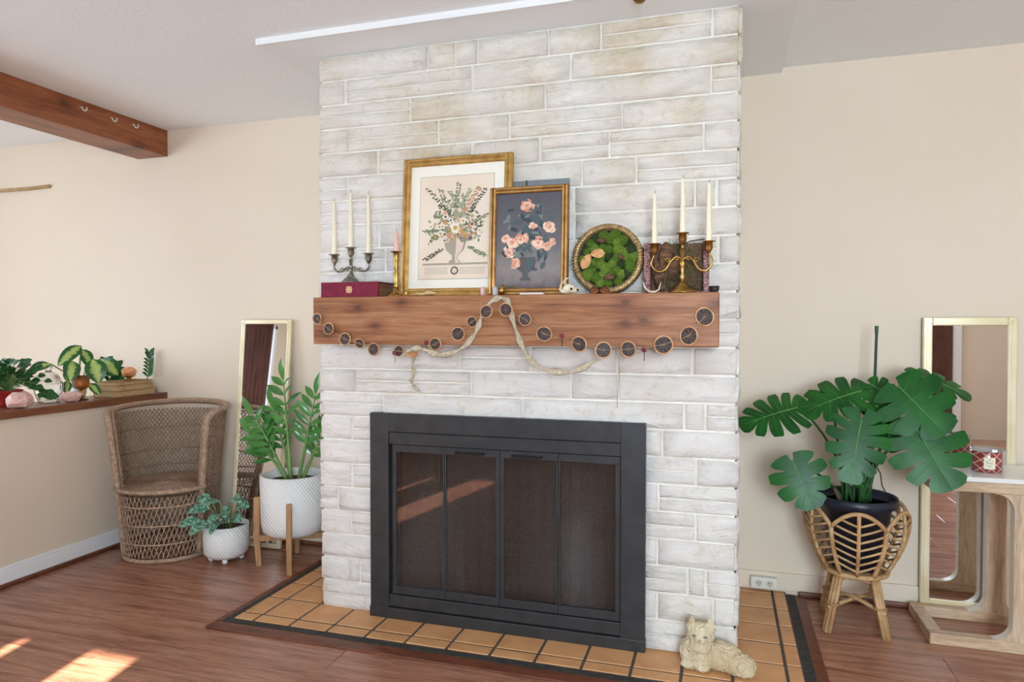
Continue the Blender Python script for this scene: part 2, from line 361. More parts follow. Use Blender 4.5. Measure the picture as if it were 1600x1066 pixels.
# ================================================================ CHIMNEY
ch = thing('chimney_breast', 'white painted stone chimney breast with rough ashlar courses', 'fireplace', (0, 0, 0))
m = MB()
m.box(-1.685, -1.345, 2.664, WY, .006, 2.418).box(-.375, .045, 2.664, WY, .006, 2.418).box(-1.345, -.375, 2.664, WY, .81, 2.418).box(-1.345, -.375, 2.664, WY, .006, .1).box(-1.345, -.375, 3.15, WY, .1, .81)
m.build('mortar_core', M['mortar'], ch)
COURSES = [
[(-1.692,-1.181,1),(-1.178,-1.059,1),(-1.053,-0.961,1),(-0.956,-0.665,1),(-0.66,-0.458,1),(-0.453,-0.047,2),(-0.04,0.052,1)],
[(-1.692,-1.571,1),(-1.559,-0.986,2),(-0.975,-0.578,1),(-0.57,0.052,1)],
[(-1.692,-1.263,2),(-1.257,-0.678,1),(-0.673,-0.05,1),(-0.044,0.052,2)],
[(-1.692,-1.554,1),(-1.548,-1.136,2),(-1.127,-0.826,1),(-0.82,-0.376,2),(-0.371,0.052,1)],
[(-1.692,-1.416,1),(-1.407,-0.987,2),(-0.978,-0.701,1),(-0.691,-0.424,2),(-0.42,-0.076,2),(-0.07,0.052,1)],
[(-1.692,-1.561,2),(-1.555,-1.088,1),(-1.08,-0.531,1),(-0.526,-0.324,1),(-0.315,0.052,2)],
[(-1.692,-1.262,2),(-1.253,-0.866,1),(-0.858,-0.564,2),(-0.556,-0.105,1),(-0.098,-0.03,1),(-0.021,0.052,1)],
[(-1.692,-1.412,1),(-1.403,-0.948,1),(-0.94,-0.561,2),(-0.554,-0.153,1),(-0.146,0.052,1)],
[(-1.692,-1.382,2),(-1.373,-1.032,1),(-1.024,-0.551,1),(-0.543,-0.022,2),(-0.015,0.052,1)],
[(-1.692,-1.474,1),(-1.465,-0.921,2),(-0.913,-0.475,1),(-0.468,0.052,1)],
[(-1.692,-1.263,1),(-1.254,-0.653,1),(-0.646,-0.184,1),(-0.177,0.052,1)],
[(-1.692,-1.506,1),(-1.496,-0.812,2),(-0.804,-0.303,1),(-0.295,0.052,2)],
[(-1.692,-1.044,1),(-1.036,-0.743,2),(-0.732,-0.392,1),(-0.385,-0.113,1),(-0.104,0.052,1)],
[(-1.692,-1.522,1),(-1.516,-0.991,2),(-0.985,-0.575,1),(-0.568,-0.387,1),(-0.382,0.052,1)],
[(-1.692,-1.394,2),(-1.385,-0.772,1),(-0.767,-0.14,1),(-0.133,-0.064,1),(-0.057,0.052,2)],
[(-1.692,-1.545,1),(-1.536,-1.422,2),(-0.286,-0.219,1),(-0.215,0.052,1)],
[(-1.692,-1.422,1),(-0.286,-0.099,2),(-0.09,0.052,1)],
[(-1.692,-1.547,1),(-1.537,-1.423,2),(-0.286,-0.233,1),(-0.228,0.052,2)],
[(-1.692,-1.617,2),(-1.607,-1.423,1),(-0.285,-0.098,2),(-0.091,0.052,1)],
[(-1.692,-1.551,1),(-1.541,-1.424,2),(-0.285,-0.237,1),(-0.232,0.052,1)],
[(-1.692,-1.424,1),(-0.284,-0.127,2),(-0.118,-0.06,1),(-0.051,0.052,2)],
[(-1.692,-1.555,1),(-1.552,-1.508,1),(-1.502,-1.424,2),(-0.284,-0.238,1),(-0.231,-0.032,1),(-0.025,0.052,1)],
[(-1.692,-1.425,2),(-0.283,-0.038,2),(-0.034,0.052,1)],
]
def stone(axis, a0, a1, z0, z1, front, back, seed):
    """rough-faced block: axis 'x' faces -y, 'l' faces -x, 'r' faces +x"""
    rr = random.Random(seed); L = a1 - a0; Hh = z1 - z0; e = .004
    us = [0, e] + [L*i/(max(2, round(L/.075))) for i in range(1, max(2, round(L/.075)))] + [L - e, L]
    ws = [0, e] + [Hh*i/3 for i in (1, 2)] + [Hh - e, Hh]
    nu, nw = len(us), len(ws); vs = []; fs = []; off = rr.uniform(-.004, .003)
    P = lambda u, d, z: (a0 + u, d, z0 + z) if axis == 'x' else ((d, a0 + u, z0 + z))
    sgn = -1 if axis == 'r' else 1
    for j, z in enumerate(ws):
        for i, u in enumerate(us):
            edge = i in (0, nu - 1) or j in (0, nw - 1)
            n = mnoise.noise(Vector((a0*7 + u*13, seed*3.1, (z0 + z)*19)))*.009 + mnoise.noise(Vector((u*31, seed*1.7, z*33)))*.004
            d = front + sgn*((.007 + rr.uniform(-.002, .002)) if edge else off + n)
            vs.append(P(u + (rr.uniform(-.0015, .0015) if edge else 0), d, z))
    for j in range(nw - 1):
        for i in range(nu - 1):
            a = j*nu + i; fs.append((a, a + 1, a + nu + 1, a + nu))
    ring = [i for i in range(nu)] + [j*nu + nu - 1 for j in range(1, nw)] + [(nw - 1)*nu + i for i in range(nu - 2, -1, -1)] + [j*nu for j in range(nw - 2, 0, -1)]
    n0 = len(vs)
    for i in ring:
        p = list(vs[i]); p[1 if axis == 'x' else 0] = back; vs.append(tuple(p))
    for q in range(len(ring)):
        q2 = (q + 1) % len(ring); fs.append((ring[q], n0 + q, n0 + q2, ring[q2]))
    return MB().add(vs, fs).build('stone', M['stone'], ch, smooth=True)
g = .0045; P_ = .1039; sd = 0
for k, cs in enumerate(COURSES):
    z1 = 2.417 - P_*k; z0 = z1 - P_
    if k == 22: z0 = .014
    for x0, x1, t in cs:
        sd += 1
        xa = x0 + (g*.5 if x0 > -1.69 else rnd.uniform(-.008, .004)); xb = x1 - (g*.5 if x1 < .05 else rnd.uniform(-.004, .008))
        if t == 1: stone('x', xa, xb, z0 + g, z1 - g, 2.652, 2.70, sd)
        else:
            zm = (z0 + z1)/2 + rnd.uniform(-.004, .004)
            stone('x', xa, xb, z0 + g, zm - g*.7, 2.653, 2.70, sd); stone('x', xa, xb, zm + g*.7, z1 - g, 2.653, 2.70, sd + 500)
    ym = 2.95 + .12*((k*7) % 5 - 2)/2
    for a, b_ in ((2.672, ym - g), (ym + g, WY - .002)):
        sd += 1
        stone('r', a, b_, z0 + g, z1 - g, .058, .03, sd); stone('l', a, b_, z0 + g, z1 - g, -1.698, -1.67, sd + 900)

# ================================================================ FIREPLACE INSERT
ins = thing('fireplace_insert', 'black metal fireplace surround with four folding glass doors', 'fireplace insert', (-.856, 2.65, .006))
ox = -.856
def lb(x0, x1, y0, y1, z0, z1): return (x0 - ox, x1 - ox, y0 - 2.65, y1 - 2.65, z0 - .006, z1 - .006)
MB().box(*lb(-1.435, -1.349, 2.622, 2.67, .01, .883)).build('side_frame', M['black_metal'], ins, bevel=.003)
MB().box(*lb(-.370, -.277, 2.622, 2.67, .01, .883)).build('side_frame', M['black_metal'], ins, bevel=.003)
MB().box(*lb(-1.349, -.370, 2.622, 2.67, .805, .883)).build('top_frame', M['black_metal'], ins, bevel=.003)
MB().box(*lb(-1.349, -.370, 2.627, 2.67, .752, .803)).build('header_rail', M['black_metal'], ins, bevel=.003)
MB().box(*lb(-1.349, -.370, 2.627, 2.67, .062, .112)).build('sill_rail', M['black_metal'], ins, bevel=.003)
MB().box(*lb(-1.437, -.275, 2.618, 2.67, .0118, .058)).build('base_bar', M['black_metal'], ins, bevel=.003)
MB().box(*lb(-1.345, -.375, 3.13, 3.15, .1, .81)).box(*lb(-1.345, -1.33, 2.70, 3.15, .1, .81)).box(*lb(-.39, -.375, 2.70, 3.15, .1, .81)).box(*lb(-1.345, -.375, 2.70, 3.15, .1, .112)).box(*lb(-1.345, -.375, 2.70, 3.15, .795, .81)).build('firebox_liner', M['soot'], ins)
# sagging mesh curtain behind the glass
vs = []; fs = []; n = 120
for i in range(n + 1):
    x = -1.335 + .955*i/n - ox
    for z in (.113, .79): vs.append((x, 2.715 - 2.65 + .0016*math.sin(i*.9) + .001*math.sin(i*2.3), z - .006))
for i in range(n): fs.append((2*i, 2*i + 2, 2*i + 3, 2*i + 1))
MB().add(vs, fs).build('mesh_curtain', M['screen'], ins, smooth=True)
spl = [-1.337, -1.098, -.858, -.616, -.372]
for i in range(4):
    a, b_ = spl[i] + .001, spl[i + 1] - .001; t = .018 if i in (0,) else .006; t2 = .018 if i == 3 else .006
    tl = .016 if i in (2,) else t; tr = .016 if i in (1,) else t2
    d = MB()
    d.box(*lb(a, b_, 2.632, 2.648, .720, .750)).box(*lb(a, b_, 2.632, 2.648, .116, .150)).box(*lb(a, a + tl, 2.634, 2.648, .15, .72)).box(*lb(b_ - tr, b_, 2.634, 2.648, .15, .72))
    do = d.build('door', M['black_metal'], ins, bevel=.0015)
    MB().box(*lb(a + tl*.5, b_ - tr*.5, 2.639, 2.643, .145, .725)).build('pane', M['glass'], do)
    if i in (1, 2):
        x0 = a + .055; x1 = b_ - .065; z = .733
        hm = bpy.data.materials.get('handle_black') or mat('handle_black', C(20,20,20), None, .3)
        MB().tube([(x0 - ox, 2.634 - 2.65, z - .006), (x0 - ox, 2.612 - 2.65, z - .006), (x1 - ox, 2.612 - 2.65, z - .006), (x1 - ox, 2.634 - 2.65, z - .006)], .005, 8).build('handle', hm, do)

# ================================================================ MANTEL
mt = MB().box(-1.6205, -.0135, 2.487, 2.672, 1.1765, 1.369).build('mantel_beam', M['mantel'], bevel=.004)
tag(mt, 'thick stained pine mantel beam on the stone chimney', 'mantel')

# ================================================================ LEFT: CHAIR, MIRROR, PLANTS, LEDGE
wk1 = mat('wicker', C(168,138,116), C(128,100,82), .55, nscale=90, bscale=140, bstr=.4)
wk2 = mat('wicker_light', C(190,160,136), C(152,122,100), .55, nscale=60, bscale=140, bstr=.4)
chair = thing('wicker_chair', 'brown wicker barrel chair in the corner by the half wall', 'chair', (-2.945, 3.10, 0))
FA = math.atan2(-.91, .41)              # direction the seat faces
HZ = .785; SZ = .385; OPEN = 1.02         # rim height, seat height, half opening angle
def rad(z): return .228 + .072*(z/HZ)**1.3
def sp(a, z, dr=0):
    r = rad(z) + dr
    x = r*math.cos(FA + a); yv = r*math.sin(FA + a)
    return (max(x, -3.262 + .012 - (-2.945)), min(yv, 3.408 - 3.10), z)
def strands(m, a0, a1, z0, z1, n, twist, r, seg=9, dr=0, mi=0):
    for i in range(-n, 2*n):
        pts = []
        for j in range(seg + 1):
            z = z0 + (z1 - z0)*j/seg; a = a0 + (a1 - a0)*(i/n) + twist*(z - z0)
            if a0 - 1e-6 <= a <= a1 + 1e-6: pts.append(sp(a, z, dr))
        if len(pts) > 1: m.tube(pts, r, 4, caps=False, mi=mi)
A0, A1 = OPEN, 2*PI - OPEN
m = MB()
for tw in (2.6, -2.6): strands(m, A0, A1, .02, HZ - .02, 54, tw, .0026, 14)
weave = m.build('back_weave', wk1, chair, smooth=True); weave['kind'] = 'stuff'
m = MB()
strands(m, -OPEN, OPEN, .03, SZ - .03, 22, 1.5, .0034, 8); strands(m, -OPEN, OPEN, .03, SZ - .03, 18, -1.5, .0028, 8)
sk = m.build('skirt_weave', wk2, chair, smooth=True); sk['kind'] = 'stuff'
def hoop(name, z, a0, a1, r, mt, dr=0, n=40):
    return MB().tube([sp(a0 + (a1 - a0)*i/n, z, dr) for i in range(n + 1)], r, 6).build(name, mt, chair, smooth=True)
for z in (.13, .25, SZ + .055, .53, .66): hoop('band', z, A0, A1, .005, wk1, -.002)
for z in (.10, .20, .30): hoop('skirt_band', z, -OPEN, OPEN, .005, wk2, .003)
hoop('base_ring', .012, 0, 2*PI, .013, wk2)
# thick braided rim running over the top and down both front edges to the floor
cr = .07
def rim(dr):
    pts = [sp(OPEN, z, dr) for z in [.01 + (HZ - cr - .01)*i/12 for i in range(13)]]
    for i in range(1, 6): t = i/6*PI/2; pts.append(sp(OPEN + (1 - math.cos(t))*cr/rad(HZ), HZ - cr + math.sin(t)*cr, dr))
    n = 40; b0 = OPEN + cr/rad(HZ)
    for i in range(n + 1): pts.append(sp(b0 + (2*PI - 2*b0)*i/n, HZ + .02*math.sin(PI*i/n), dr))
    for i in range(5, 0, -1): t = i/6*PI/2; pts.append(sp(2*PI - OPEN - (1 - math.cos(t))*cr/rad(HZ), HZ - cr + math.sin(t)*cr, dr))
    return pts + [sp(2*PI - OPEN, z, dr) for z in [.01 + (HZ - cr - .01)*i/12 for i in range(12, -1, -1)]]
MB().tube(rim(-.004), .0165, 8).build('rim', wk2, chair, smooth=True)
MB().tube(rim(-.028), .009, 6).build('inner_rim', wk1, chair, smooth=True)
# round woven seat
m = MB(); rs = rad(SZ) - .006
m.lathe([(.0, SZ - .012), (rs, SZ - .012), (rs, SZ + .002), (rs*.6, SZ + .006), (0, SZ + .008)], 40)
seat = m.build('seat', wk1, chair, smooth=False)
for i in range(11): MB().tube([((rs - .01 - i*.019)*math.cos(t), (rs - .01 - i*.019)*math.sin(t), SZ + .005 + .0004*i) for t in [j*2*PI/36 for j in range(36)]], .0055, 5, closed=True).build('seat_coil', wk1, seat, smooth=True)
hoop('seat_edge', SZ - .003, -OPEN - .05, OPEN + .05, .012, wk2, .006)

# leaning mirror: frame bars are parts
def framed_mirror(name, label, loc, W, Ht, rot, fw, fm, depth=.022):
    t = thing(name, label, 'mirror', loc, rot=rot)
    MB().box(-W/2 + fw*.6, W/2 - fw*.6, -.006, .006, fw*.6, Ht - fw*.6).build('mirror_glass', M['mirror'], t)
    for x0, x1, z0, z1 in ((-W/2, -W/2 + fw, 0, Ht), (W/2 - fw, W/2, 0, Ht), (-W/2 + fw, W/2 - fw, 0, fw), (-W/2 + fw, W/2 - fw, Ht - fw, Ht)):
        f = MB().box(x0, x1, -depth/2, depth/2, z0, z1).build('frame_bar', fm, t, bevel=.004)
        if x1 - x0 < z1 - z0: MB().box(x0 + fw*.35, x0 + fw*.5, -depth/2 - .003, -depth/2 + .002, z0 + fw*.4, z1 - fw*.4).build('bead', fm, f)
        else: MB().box(x0 - fw*.5, x1 + fw*.5, -depth/2 - .003, -depth/2 + .002, z0 + fw*.4, z0 + fw*.55).build('bead', fm, f)
    return t
framed_mirror('leaning_mirror', 'narrow pale gold framed mirror leaning beside the wicker chair', (-2.525, 3.285, .004), .335, 1.29, (math.radians(-5.6), 0, math.radians(1.0)), .026, M['gold_frame'])
framed_mirror('wall_mirror', 'tall pale gold framed mirror standing behind the console table', (1.008, 3.399, .027), .352, 1.262, (0, 0, 0), .036, M['gold_frame'])

# white textured planters
def white_pot_mat(name, s):
    m, nt, b = base_mat(name); b.inputs['Base Color'].default_value = C(236,236,234); b.inputs['Roughness'].default_value = .4
    v = coords(nt, (1,1,1), rot=(0, 0, 0)); wv = nt.nodes.new('ShaderNodeTexWave'); wv.inputs['Scale'].default_value = s; wv.inputs['Distortion'].default_value = 1.5
    wv.bands_direction = 'DIAGONAL'; nt.links.new(v, wv.inputs['Vector']); bump(nt, b, wv.outputs['Fac'], .5, .004); return m
wpm = white_pot_mat('white_embossed', 28)
soil = mat('soil', C(74,54,42), C(48,36,30), .9, nscale=70, bscale=90, bstr=.8)
ps = wood('plant_stand_oak', C(180,134,90), C(196,152,108), C(152,108,68), (14, 14, 1.4), .5)
stand = thing('plant_stand', 'light wood plant stand holding the big white pot', 'plant stand', (-2.155, 3.115, 0))
for ang in (208, 298, 28, 118):
    a = math.radians(ang); Mx = Matrix.Rotation(a, 4, 'Z'); m = MB(); m.M = Mx
    fz = .009 if ang == 28 else 0      # this leg stands on the strip edging the hearth
    pr = [(.166, .36), (.198, .36), (.200, .16), (.186, fz), (.160, fz), (.168, .16)]
    vs = [(x, -.013, z) for x, z in pr] + [(x, .013, z) for x, z in pr]; n = 6
    m.add(vs, [tuple(range(n)), tuple(reversed(range(n, 2*n)))] + [(i, i + n, (i + 1) % n + n, (i + 1) % n) for i in range(n)])
    m.build('leg', ps, stand, bevel=.003)
for ang in (28, 118):
    m = MB(); m.M = Matrix.Rotation(math.radians(ang), 4, 'Z'); z0 = .13 if ang == 28 else .131
    m.box(-.17, .17, -.012, .012, z0, z0 + .03).build('cross_brace', ps, stand, bevel=.002)
def planter(name, label, loc, prof, sm, inner, soil_z):
    t = thing(name, label, 'planter', loc)
    MB().lathe(prof + inner, 40).build('pot', sm, t, smooth=True)
    MB().lathe([(0, soil_z), (inner[0][0]*.99, soil_z)], 32, caps=False).build('soil', soil, t); return t
zp = planter('white_planter', 'big white embossed planter in the wooden stand', (-2.155, 3.115, .161),
             [(.05, 0), (.12, .004), (.152, .025), (.163, .07), (.167, .315)], wpm, [(.155, .319), (.152, .29), (.15, .27)], .275)
g1 = mat('zz_leaf', C(84,142,62), C(52,110,46), .3, nscale=6, rand=True, coat=.3)
g2 = mat('zz_stem', C(126,158,92), C(96,136,72), .4, nscale=9)
zz = thing('zz_plant', 'tall zz plant with glossy leaflets in the big white planter', 'plant', (-2.155, 3.115, .436))
def stem_plant(root, stems, leafmat, stemmat, ll, lw, n, r0=.011, start=.4, bright=None):
    """each stem: (base dx,dy), (tip dx,dy,dz), curve; leaflets in pairs along it"""
    rr = random.Random(len(stems) + int(ll*1000))
    for (bx, by), (tx, ty, tz), cv in stems:
        b = Vector((bx, by, 0)); t = Vector((tx, ty, tz)); mid = (b + t)/2 + Vector((-(tx - bx)*cv, -(ty - by)*cv, tz*cv*.6))
        pts = []; N = 12
        for i in range(N + 1): u = i/N; pts.append(b*(1 - u)**2 + mid*2*u*(1 - u) + t*u*u)
        so = MB().tube(pts, [r0*(1 - .75*i/N) for i in range(N + 1)], 7).build('stem', stemmat, root, smooth=True)
        for k in range(n):
            u = start + (1 - start)*(k + .5)/n; i = min(int(u*N), N - 1); p = pts[i].lerp(pts[i + 1], u*N - i); d = (pts[i + 1] - pts[i]).normalized()
            sd_ = d.cross(Vector((0, -1, .15))).normalized()
            for s in (-1, 1):
                L = ll*(1 - .35*abs(u - .65)/.35)*rr.uniform(.85, 1.1)
                dr = (sd_*s*.9 + d*.65 + Vector((0, rr.uniform(-.5, .2), rr.uniform(-.15, .1)))).normalized()
                MB().leaf(p, p + dr*L, lw*rr.uniform(.85, 1.1), (rr.uniform(-.2, .2), -.8, .6), .05, .2, 6).build('leaf', leafmat, so, smooth=True)
        MB().leaf(pts[-1], pts[-1] + (pts[-1] - pts[-2]).normalized()*ll, lw, (0, -1, .3), .05, .2, 6).build('leaf', leafmat, so, smooth=True)
stem_plant(zz, [((0, -.02), (-.02, -.05, .53), .05), ((.03, .0), (.15, -.02, .46), .0), ((-.03, -.01), (-.20, -.05, .34), .05),
                ((.04, .02), (.19, .03, .29), .06), ((-.02, .02), (-.10, -.02, .38), .0), ((-.045, .01), (-.225, -.02, .23), .04)], g1, g2, .125, .037, 6)

sp_ = thing('footed_planter', 'small white embossed planter with little ball feet on the floor', 'planter', (-2.535, 3.06, 0))
MB().lathe([(.05, .025), (.09, .027), (.112, .05), (.116, .10), (.116, .195), (.108, .197), (.106, .17), (.104, .165)], 40).build('pot', wpm, sp_, smooth=True)
MB().lathe([(0, .17), (.106, .17)], 32, caps=False).build('soil', soil, sp_)
for a in (.6, 2.17, 3.74, 5.31): MB().ball((.075*math.cos(a), .075*math.sin(a), .015), .015, 10, 8).build('foot', wpm, sp_, smooth=True)
def pothos_mat():
    m, nt, b = base_mat('silver_leaf'); v = coords(nt, (1,1,1), True)
    c = ramp(nt, tex(nt, v, 60, 3, .6), [(.42, C(52,104,78)), (.56, C(140,186,160))])
    nt.links.new(c, b.inputs['Base Color']); b.inputs['Roughness'].default_value = .4; return m
plm = pothos_mat()
pt = thing('silver_pothos', 'small trailing plant with silvery green leaves in the footed planter', 'plant', (-2.535, 3.06, .168))
rr = random.Random(5)
for i, (dx, dy, dz, L) in enumerate([(-.02,-.05,.15,.12), (.10,-.03,.17,.12), (-.12,-.05,.10,.12), (-.16,-.12,.03,.11), (-.05,-.11,.02,.13), (.03,-.10,.08,.13), (.12,-.04,.07,.10),
                                     (.02,-.08,.03,.12), (-.07,-.14,.0,.11), (.08,-.08,.10,.09), (-.14,-.02,.15,.08), (.0,.03,.12,.1), (.13,.0,.13,.09)]):
    b = Vector((dx*.25, dy*.25, 0)); c_ = Vector((dx*.6, dy*.6, max(dz, .04)*.9 + .02))
    so = MB().tube([b, (b + c_)/2 + Vector((0, 0, .02)), c_], .003, 5).build('stem', g2, pt, smooth=True)
    tip = Vector((dx*1.25, dy*1.2 - .02, dz)); d = (tip - c_).normalized()
    MB().leaf(c_, c_ + d*L, .062, (rr.uniform(-.3, .3), -.7, .8), .12, .15, 8, shape=(.36, .7)).build('leaf', plm, so, smooth=True)

# ---------------------------------------------------------------- ledge
LZ = .845
rq = mat('rose_quartz', C(222,168,156), C(240,206,196), .35, nscale=30, bscale=30, bstr=.7, sss=.1, rand=True)
def rock(name, label, loc, r, seed, mt, cat='stone'):
    m = MB(); m.ball((0, 0, r[2]*.93), r, 10, 7, jit=.16, seed=seed)
    m.v = [(x, y_, max(z, 0)) for x, y_, z in m.v]
    return tag(m.build(name, mt, loc=loc), label, cat)
rock('rose_quartz', 'large rough pink crystal in front of the red ivy pot', (-3.318, 2.54, LZ), (.045, .065, .042), 3, rq)
rock('rose_quartz', 'pale pink rough crystal between the glass jar and the goblet', (-3.335, 2.835, LZ), (.04, .062, .030), 8, rq)
rp = thing('red_pot', 'red flared plant pot on the wooden ledge', 'planter', (-3.447, 2.58, LZ))
redm = mat('red_glaze', C(168,44,38), C(140,30,28), .3, nscale=20, bscale=60, bstr=.4)
MB().lathe([(.042, 0), (.048, .02), (.06, .075), (.066, .08), (.06, .084), (.052, .07)], 28).build('pot', redm, rp, smooth=True)
MB().lathe([(0, .068), (.056, .068)], 20, caps=False).build('soil', soil, rp)
ivm = mat('ivy_leaf', C(46,108,46), C(28,78,36), .35, nscale=14, rand=True)
iv = thing('ivy_plant', 'bushy dark green ivy spilling from the red pot', 'plant', (-3.447, 2.58, LZ + .07))
rr = random.Random(11)
def clash(q):       # keep foliage out of the pot wall, the crystal and the glass jar
    wq = q + Vector((-3.447, 2.58, LZ + .07)); r_ = math.hypot(q.x, q.y)
    if wq.z < LZ + .004 or (r_ > .03 and r_ < .09 and wq.z < LZ + .098): return True
    if math.hypot(wq.x + 3.45, wq.y - 2.80) < .1 and wq.z < LZ + .23: return True
    return ((wq.x + 3.318)/.085)**2 + ((wq.y - 2.54)/.105)**2 + ((wq.z - LZ - .04)/.08)**2 < 1
for k in range(150):
    a = rr.uniform(0, 2*PI); ph = rr.uniform(-.35, 1.35); R_ = rr.uniform(.06, .15)
    p = Vector((math.cos(a)*math.cos(ph)*R_*.75 + .02, math.sin(a)*math.cos(ph)*R_*1.25, math.sin(ph)*R_*.9 + .025))
    if p.z < -.05: p.z = -.05
    if p.x < -.13: p.x = -.13
    d = (p.normalized() + Vector((.5, rr.uniform(-.4, .4), -.5))).normalized(); ll_ = rr.uniform(.035, .052)
    if any(clash(p*t_ + Vector((0, 0, .06*t_*(1 - t_)*2))) for t_ in (.5, .75, 1)) or any(clash(p + d*ll_*t_) for t_ in (.5, 1)): continue
    st = MB().tube([(0, 0, 0), p*.5 + Vector((0, 0, .03)), p], .0016, 4).build('stem', g2, iv)
    MB().leaf(p, p + d*ll_, rr.uniform(.03, .042), (.7, -.3, .7), .08, .15, 6, shape=(.35, .8)).build('leaf', ivm, st, smooth=True)
for yy, L in ((.125, 3), (.145, 4), (.10, 3)):
    pts = [Vector((.06, yy*.5, .02)), Vector((.105, yy*.85, .005)), Vector((.125, yy, -.03))]
    st = MB().tube(pts, .002, 4).build('stem', g2, iv)
    for q in range(L): MB().leaf(pts[1].lerp(pts[2], q/L), pts[1].lerp(pts[2], q/L) + Vector((.02, .032*(-1)**q, -.025)), .03, (.8, -.4, .5), .05, .1, 6, shape=(.35, .8)).build('leaf', ivm, st, smooth=True)
# crystal jar
cg = mat('crystal_glass', (.97,.98,1,1), None, .04, trans=1, ior=1.45, bscale=70, bstr=.8, bdist=.004)
jr = thing('crystal_jar', 'clear cut glass lidded jar on the ledge', 'jar', (-3.45, 2.80, LZ))
MB().lathe([(.045, 0), (.05, .006), (.066, .05), (.07, .10), (.055, .115), (.05, .113), (.062, .10), (.06, .05), (.045, .012), (0, .01)], 28).build('jar_body', cg, jr, smooth=False)
MB().lathe([(.052, .117), (.056, .122), (.045, .145), (.02, .16), (.012, .168), (.02, .182), (.016, .198), (0, .202)], 28).build('lid', cg, jr, smooth=False)
# amber goblet
am = mat('amber_glass', C(255,190,60), None, .05, trans=.95, ior=1.45, bscale=120, bstr=.6)
gb = thing('amber_goblet', 'amber pressed glass goblet on the ledge', 'goblet', (-3.37, 2.925, LZ))
MB().lathe([(.038, .068), (.042, .09), (.042, .133), (.039, .133), (.038, .09), (.03, .075), (.012, .064), (0, .062)], 24, caps=False).lathe([(.0, .052), (.022, .058), (.038, .07)], 24, caps=False).build('bowl', am, gb, smooth=True)
MB().lathe([(.009, .055), (.012, .045), (.008, .035), (.009, .012)], 16).build('stem', am, gb, smooth=True)
MB().lathe([(.036, 0), (.036, .004), (.012, .012), (0, .013)], 24).build('foot', am, gb, smooth=True)
# dieffenbachia
def dief_mat():
    m, nt, b = base_mat('variegated_leaf'); tc = nt.nodes.new('ShaderNodeTexCoord'); sx = nt.nodes.new('ShaderNodeSeparateXYZ'); nt.links.new(tc.outputs['UV'], sx.inputs[0])
    ab = nt.nodes.new('ShaderNodeMath'); ab.operation = 'ABSOLUTE'; nt.links.new(sx.outputs[0], ab.inputs[0])
    v = coords(nt, (1,1,1)); n = tex(nt, v, 55, 3); ad = nt.nodes.new('ShaderNodeMath'); ad.operation = 'MULTIPLY_ADD'; ad.inputs[1].default_value = .9
    nt.links.new(n, ad.inputs[0]); nt.links.new(ab.outputs[0], ad.inputs[2])
    nt.links.new(ramp(nt, ad.outputs[0], [(.5, C(186,206,120)), (.8, C(160,190,100)), (.98, C(40,98,48))]), b.inputs['Base Color']); b.inputs['Roughness'].default_value = .35; return m
dfm = dief_mat()
df = thing('dieffenbachia', 'broad leaved plant with cream centred green leaves on the ledge', 'plant', (-3.46, 2.985, LZ))
MB().lathe([(.032, 0), (.04, .03), (.045, .075), (.041, .075), (.036, .03), (0, .01)], 20).build('pot', mat('white_glaze', C(238,238,236), None, .3), df, smooth=True)
def uvleaf(m_, parent, base, tip, width, nrm, **kw):
    b = MB(); b.leaf(base, tip, width, nrm, **kw); o = b.build('leaf', m_, parent, smooth=True); me = o.data; cr_ = kw.get('cross', 2); K = 2*cr_ + 1
    uv = me.uv_layers.new(name='leaf'); 
    for lp in me.loops: uv.data[lp.index].uv = ((lp.vertex_index % K - cr_)/cr_, (lp.vertex_index//K)/8)
    return o
O = Vector((-3.46, 2.985, LZ))
for bs, tp, wd, nr in [((-3.40,2.955,1.142), (-3.42,2.83,1.035), .075, (.7,-.5,.5)), ((-3.40,2.90,1.06), (-3.36,2.85,.955), .085, (.8,-.5,.3)), ((-3.40,3.03,1.065), (-3.35,3.02,.93), .11, (.75,-.6,.3)),
                       ((-3.40,3.075,1.065), (-3.36,3.16,.965), .10, (.6,-.7,.3)), ((-3.42,2.79,1.05), (-3.44,2.68,1.01), .06, (.6,-.3,.7)), ((-3.47,2.93,1.0), (-3.445,2.90,.95), .045, (.8,-.4,.4)),
                       ((-3.40,3.0,.93), (-3.36,3.035,.86), .05, (.8,-.4,.4)), ((-3.47,2.93,.95), (-3.455,2.905,.875), .045, (.8,-.5,.3)), ((-3.47,3.02,1.12), (-3.47,3.07,1.02), .07, (.8,-.4,.4))]:
    b = Vector(bs) - O; t = Vector(tp) - O
    so = MB().tube([(0, 0, .06), b*.55 + Vector((0, 0, .045)), b], .0035, 6).build('stem', g2, df, smooth=True)
    uvleaf(dfm, so, b, t, wd, nr, arch=.12, fold=.12, seg=9, shape=(.42, .65))
# tied old books
pg = mat('old_pages', C(206,176,132), C(176,142,98), .8, nscale=30, vscale=(1, 1, 18))
bk = mat('worn_cover', C(178,142,98), C(150,112,74), .7, nscale=14)
tw = mat('jute', C(190,160,120), C(150,120,84), .9, nscale=120)
def book(label, cx, cy, z, w, l, hgt, rz, cover):
    t = thing('old_book', label, 'book', (cx, cy, z), rz, 'old books tied with string on the ledge')
    MB().box(-w/2 + .004, w/2 - .004, -l/2 + .004, l/2 - .004, .003, hgt - .003).build('pages', pg, t)
    MB().box(-w/2, w/2, -l/2, l/2, 0, .004).box(-w/2, w/2, -l/2, l/2, hgt - .004, hgt).box(-w/2, -w/2 + .004, -l/2, l/2, .004, hgt - .004).build('cover', cover, t)
    return t
book('bottom book of the string-tied stack on the ledge', -3.375, 3.225, LZ, .17, .285, .034, 0, bk)
book('middle book of the string-tied stack on the ledge', -3.378, 3.22, LZ + .0345, .16, .27, .028, .03, mat('tan_cover', C(196,160,112), C(166,128,84), .7))
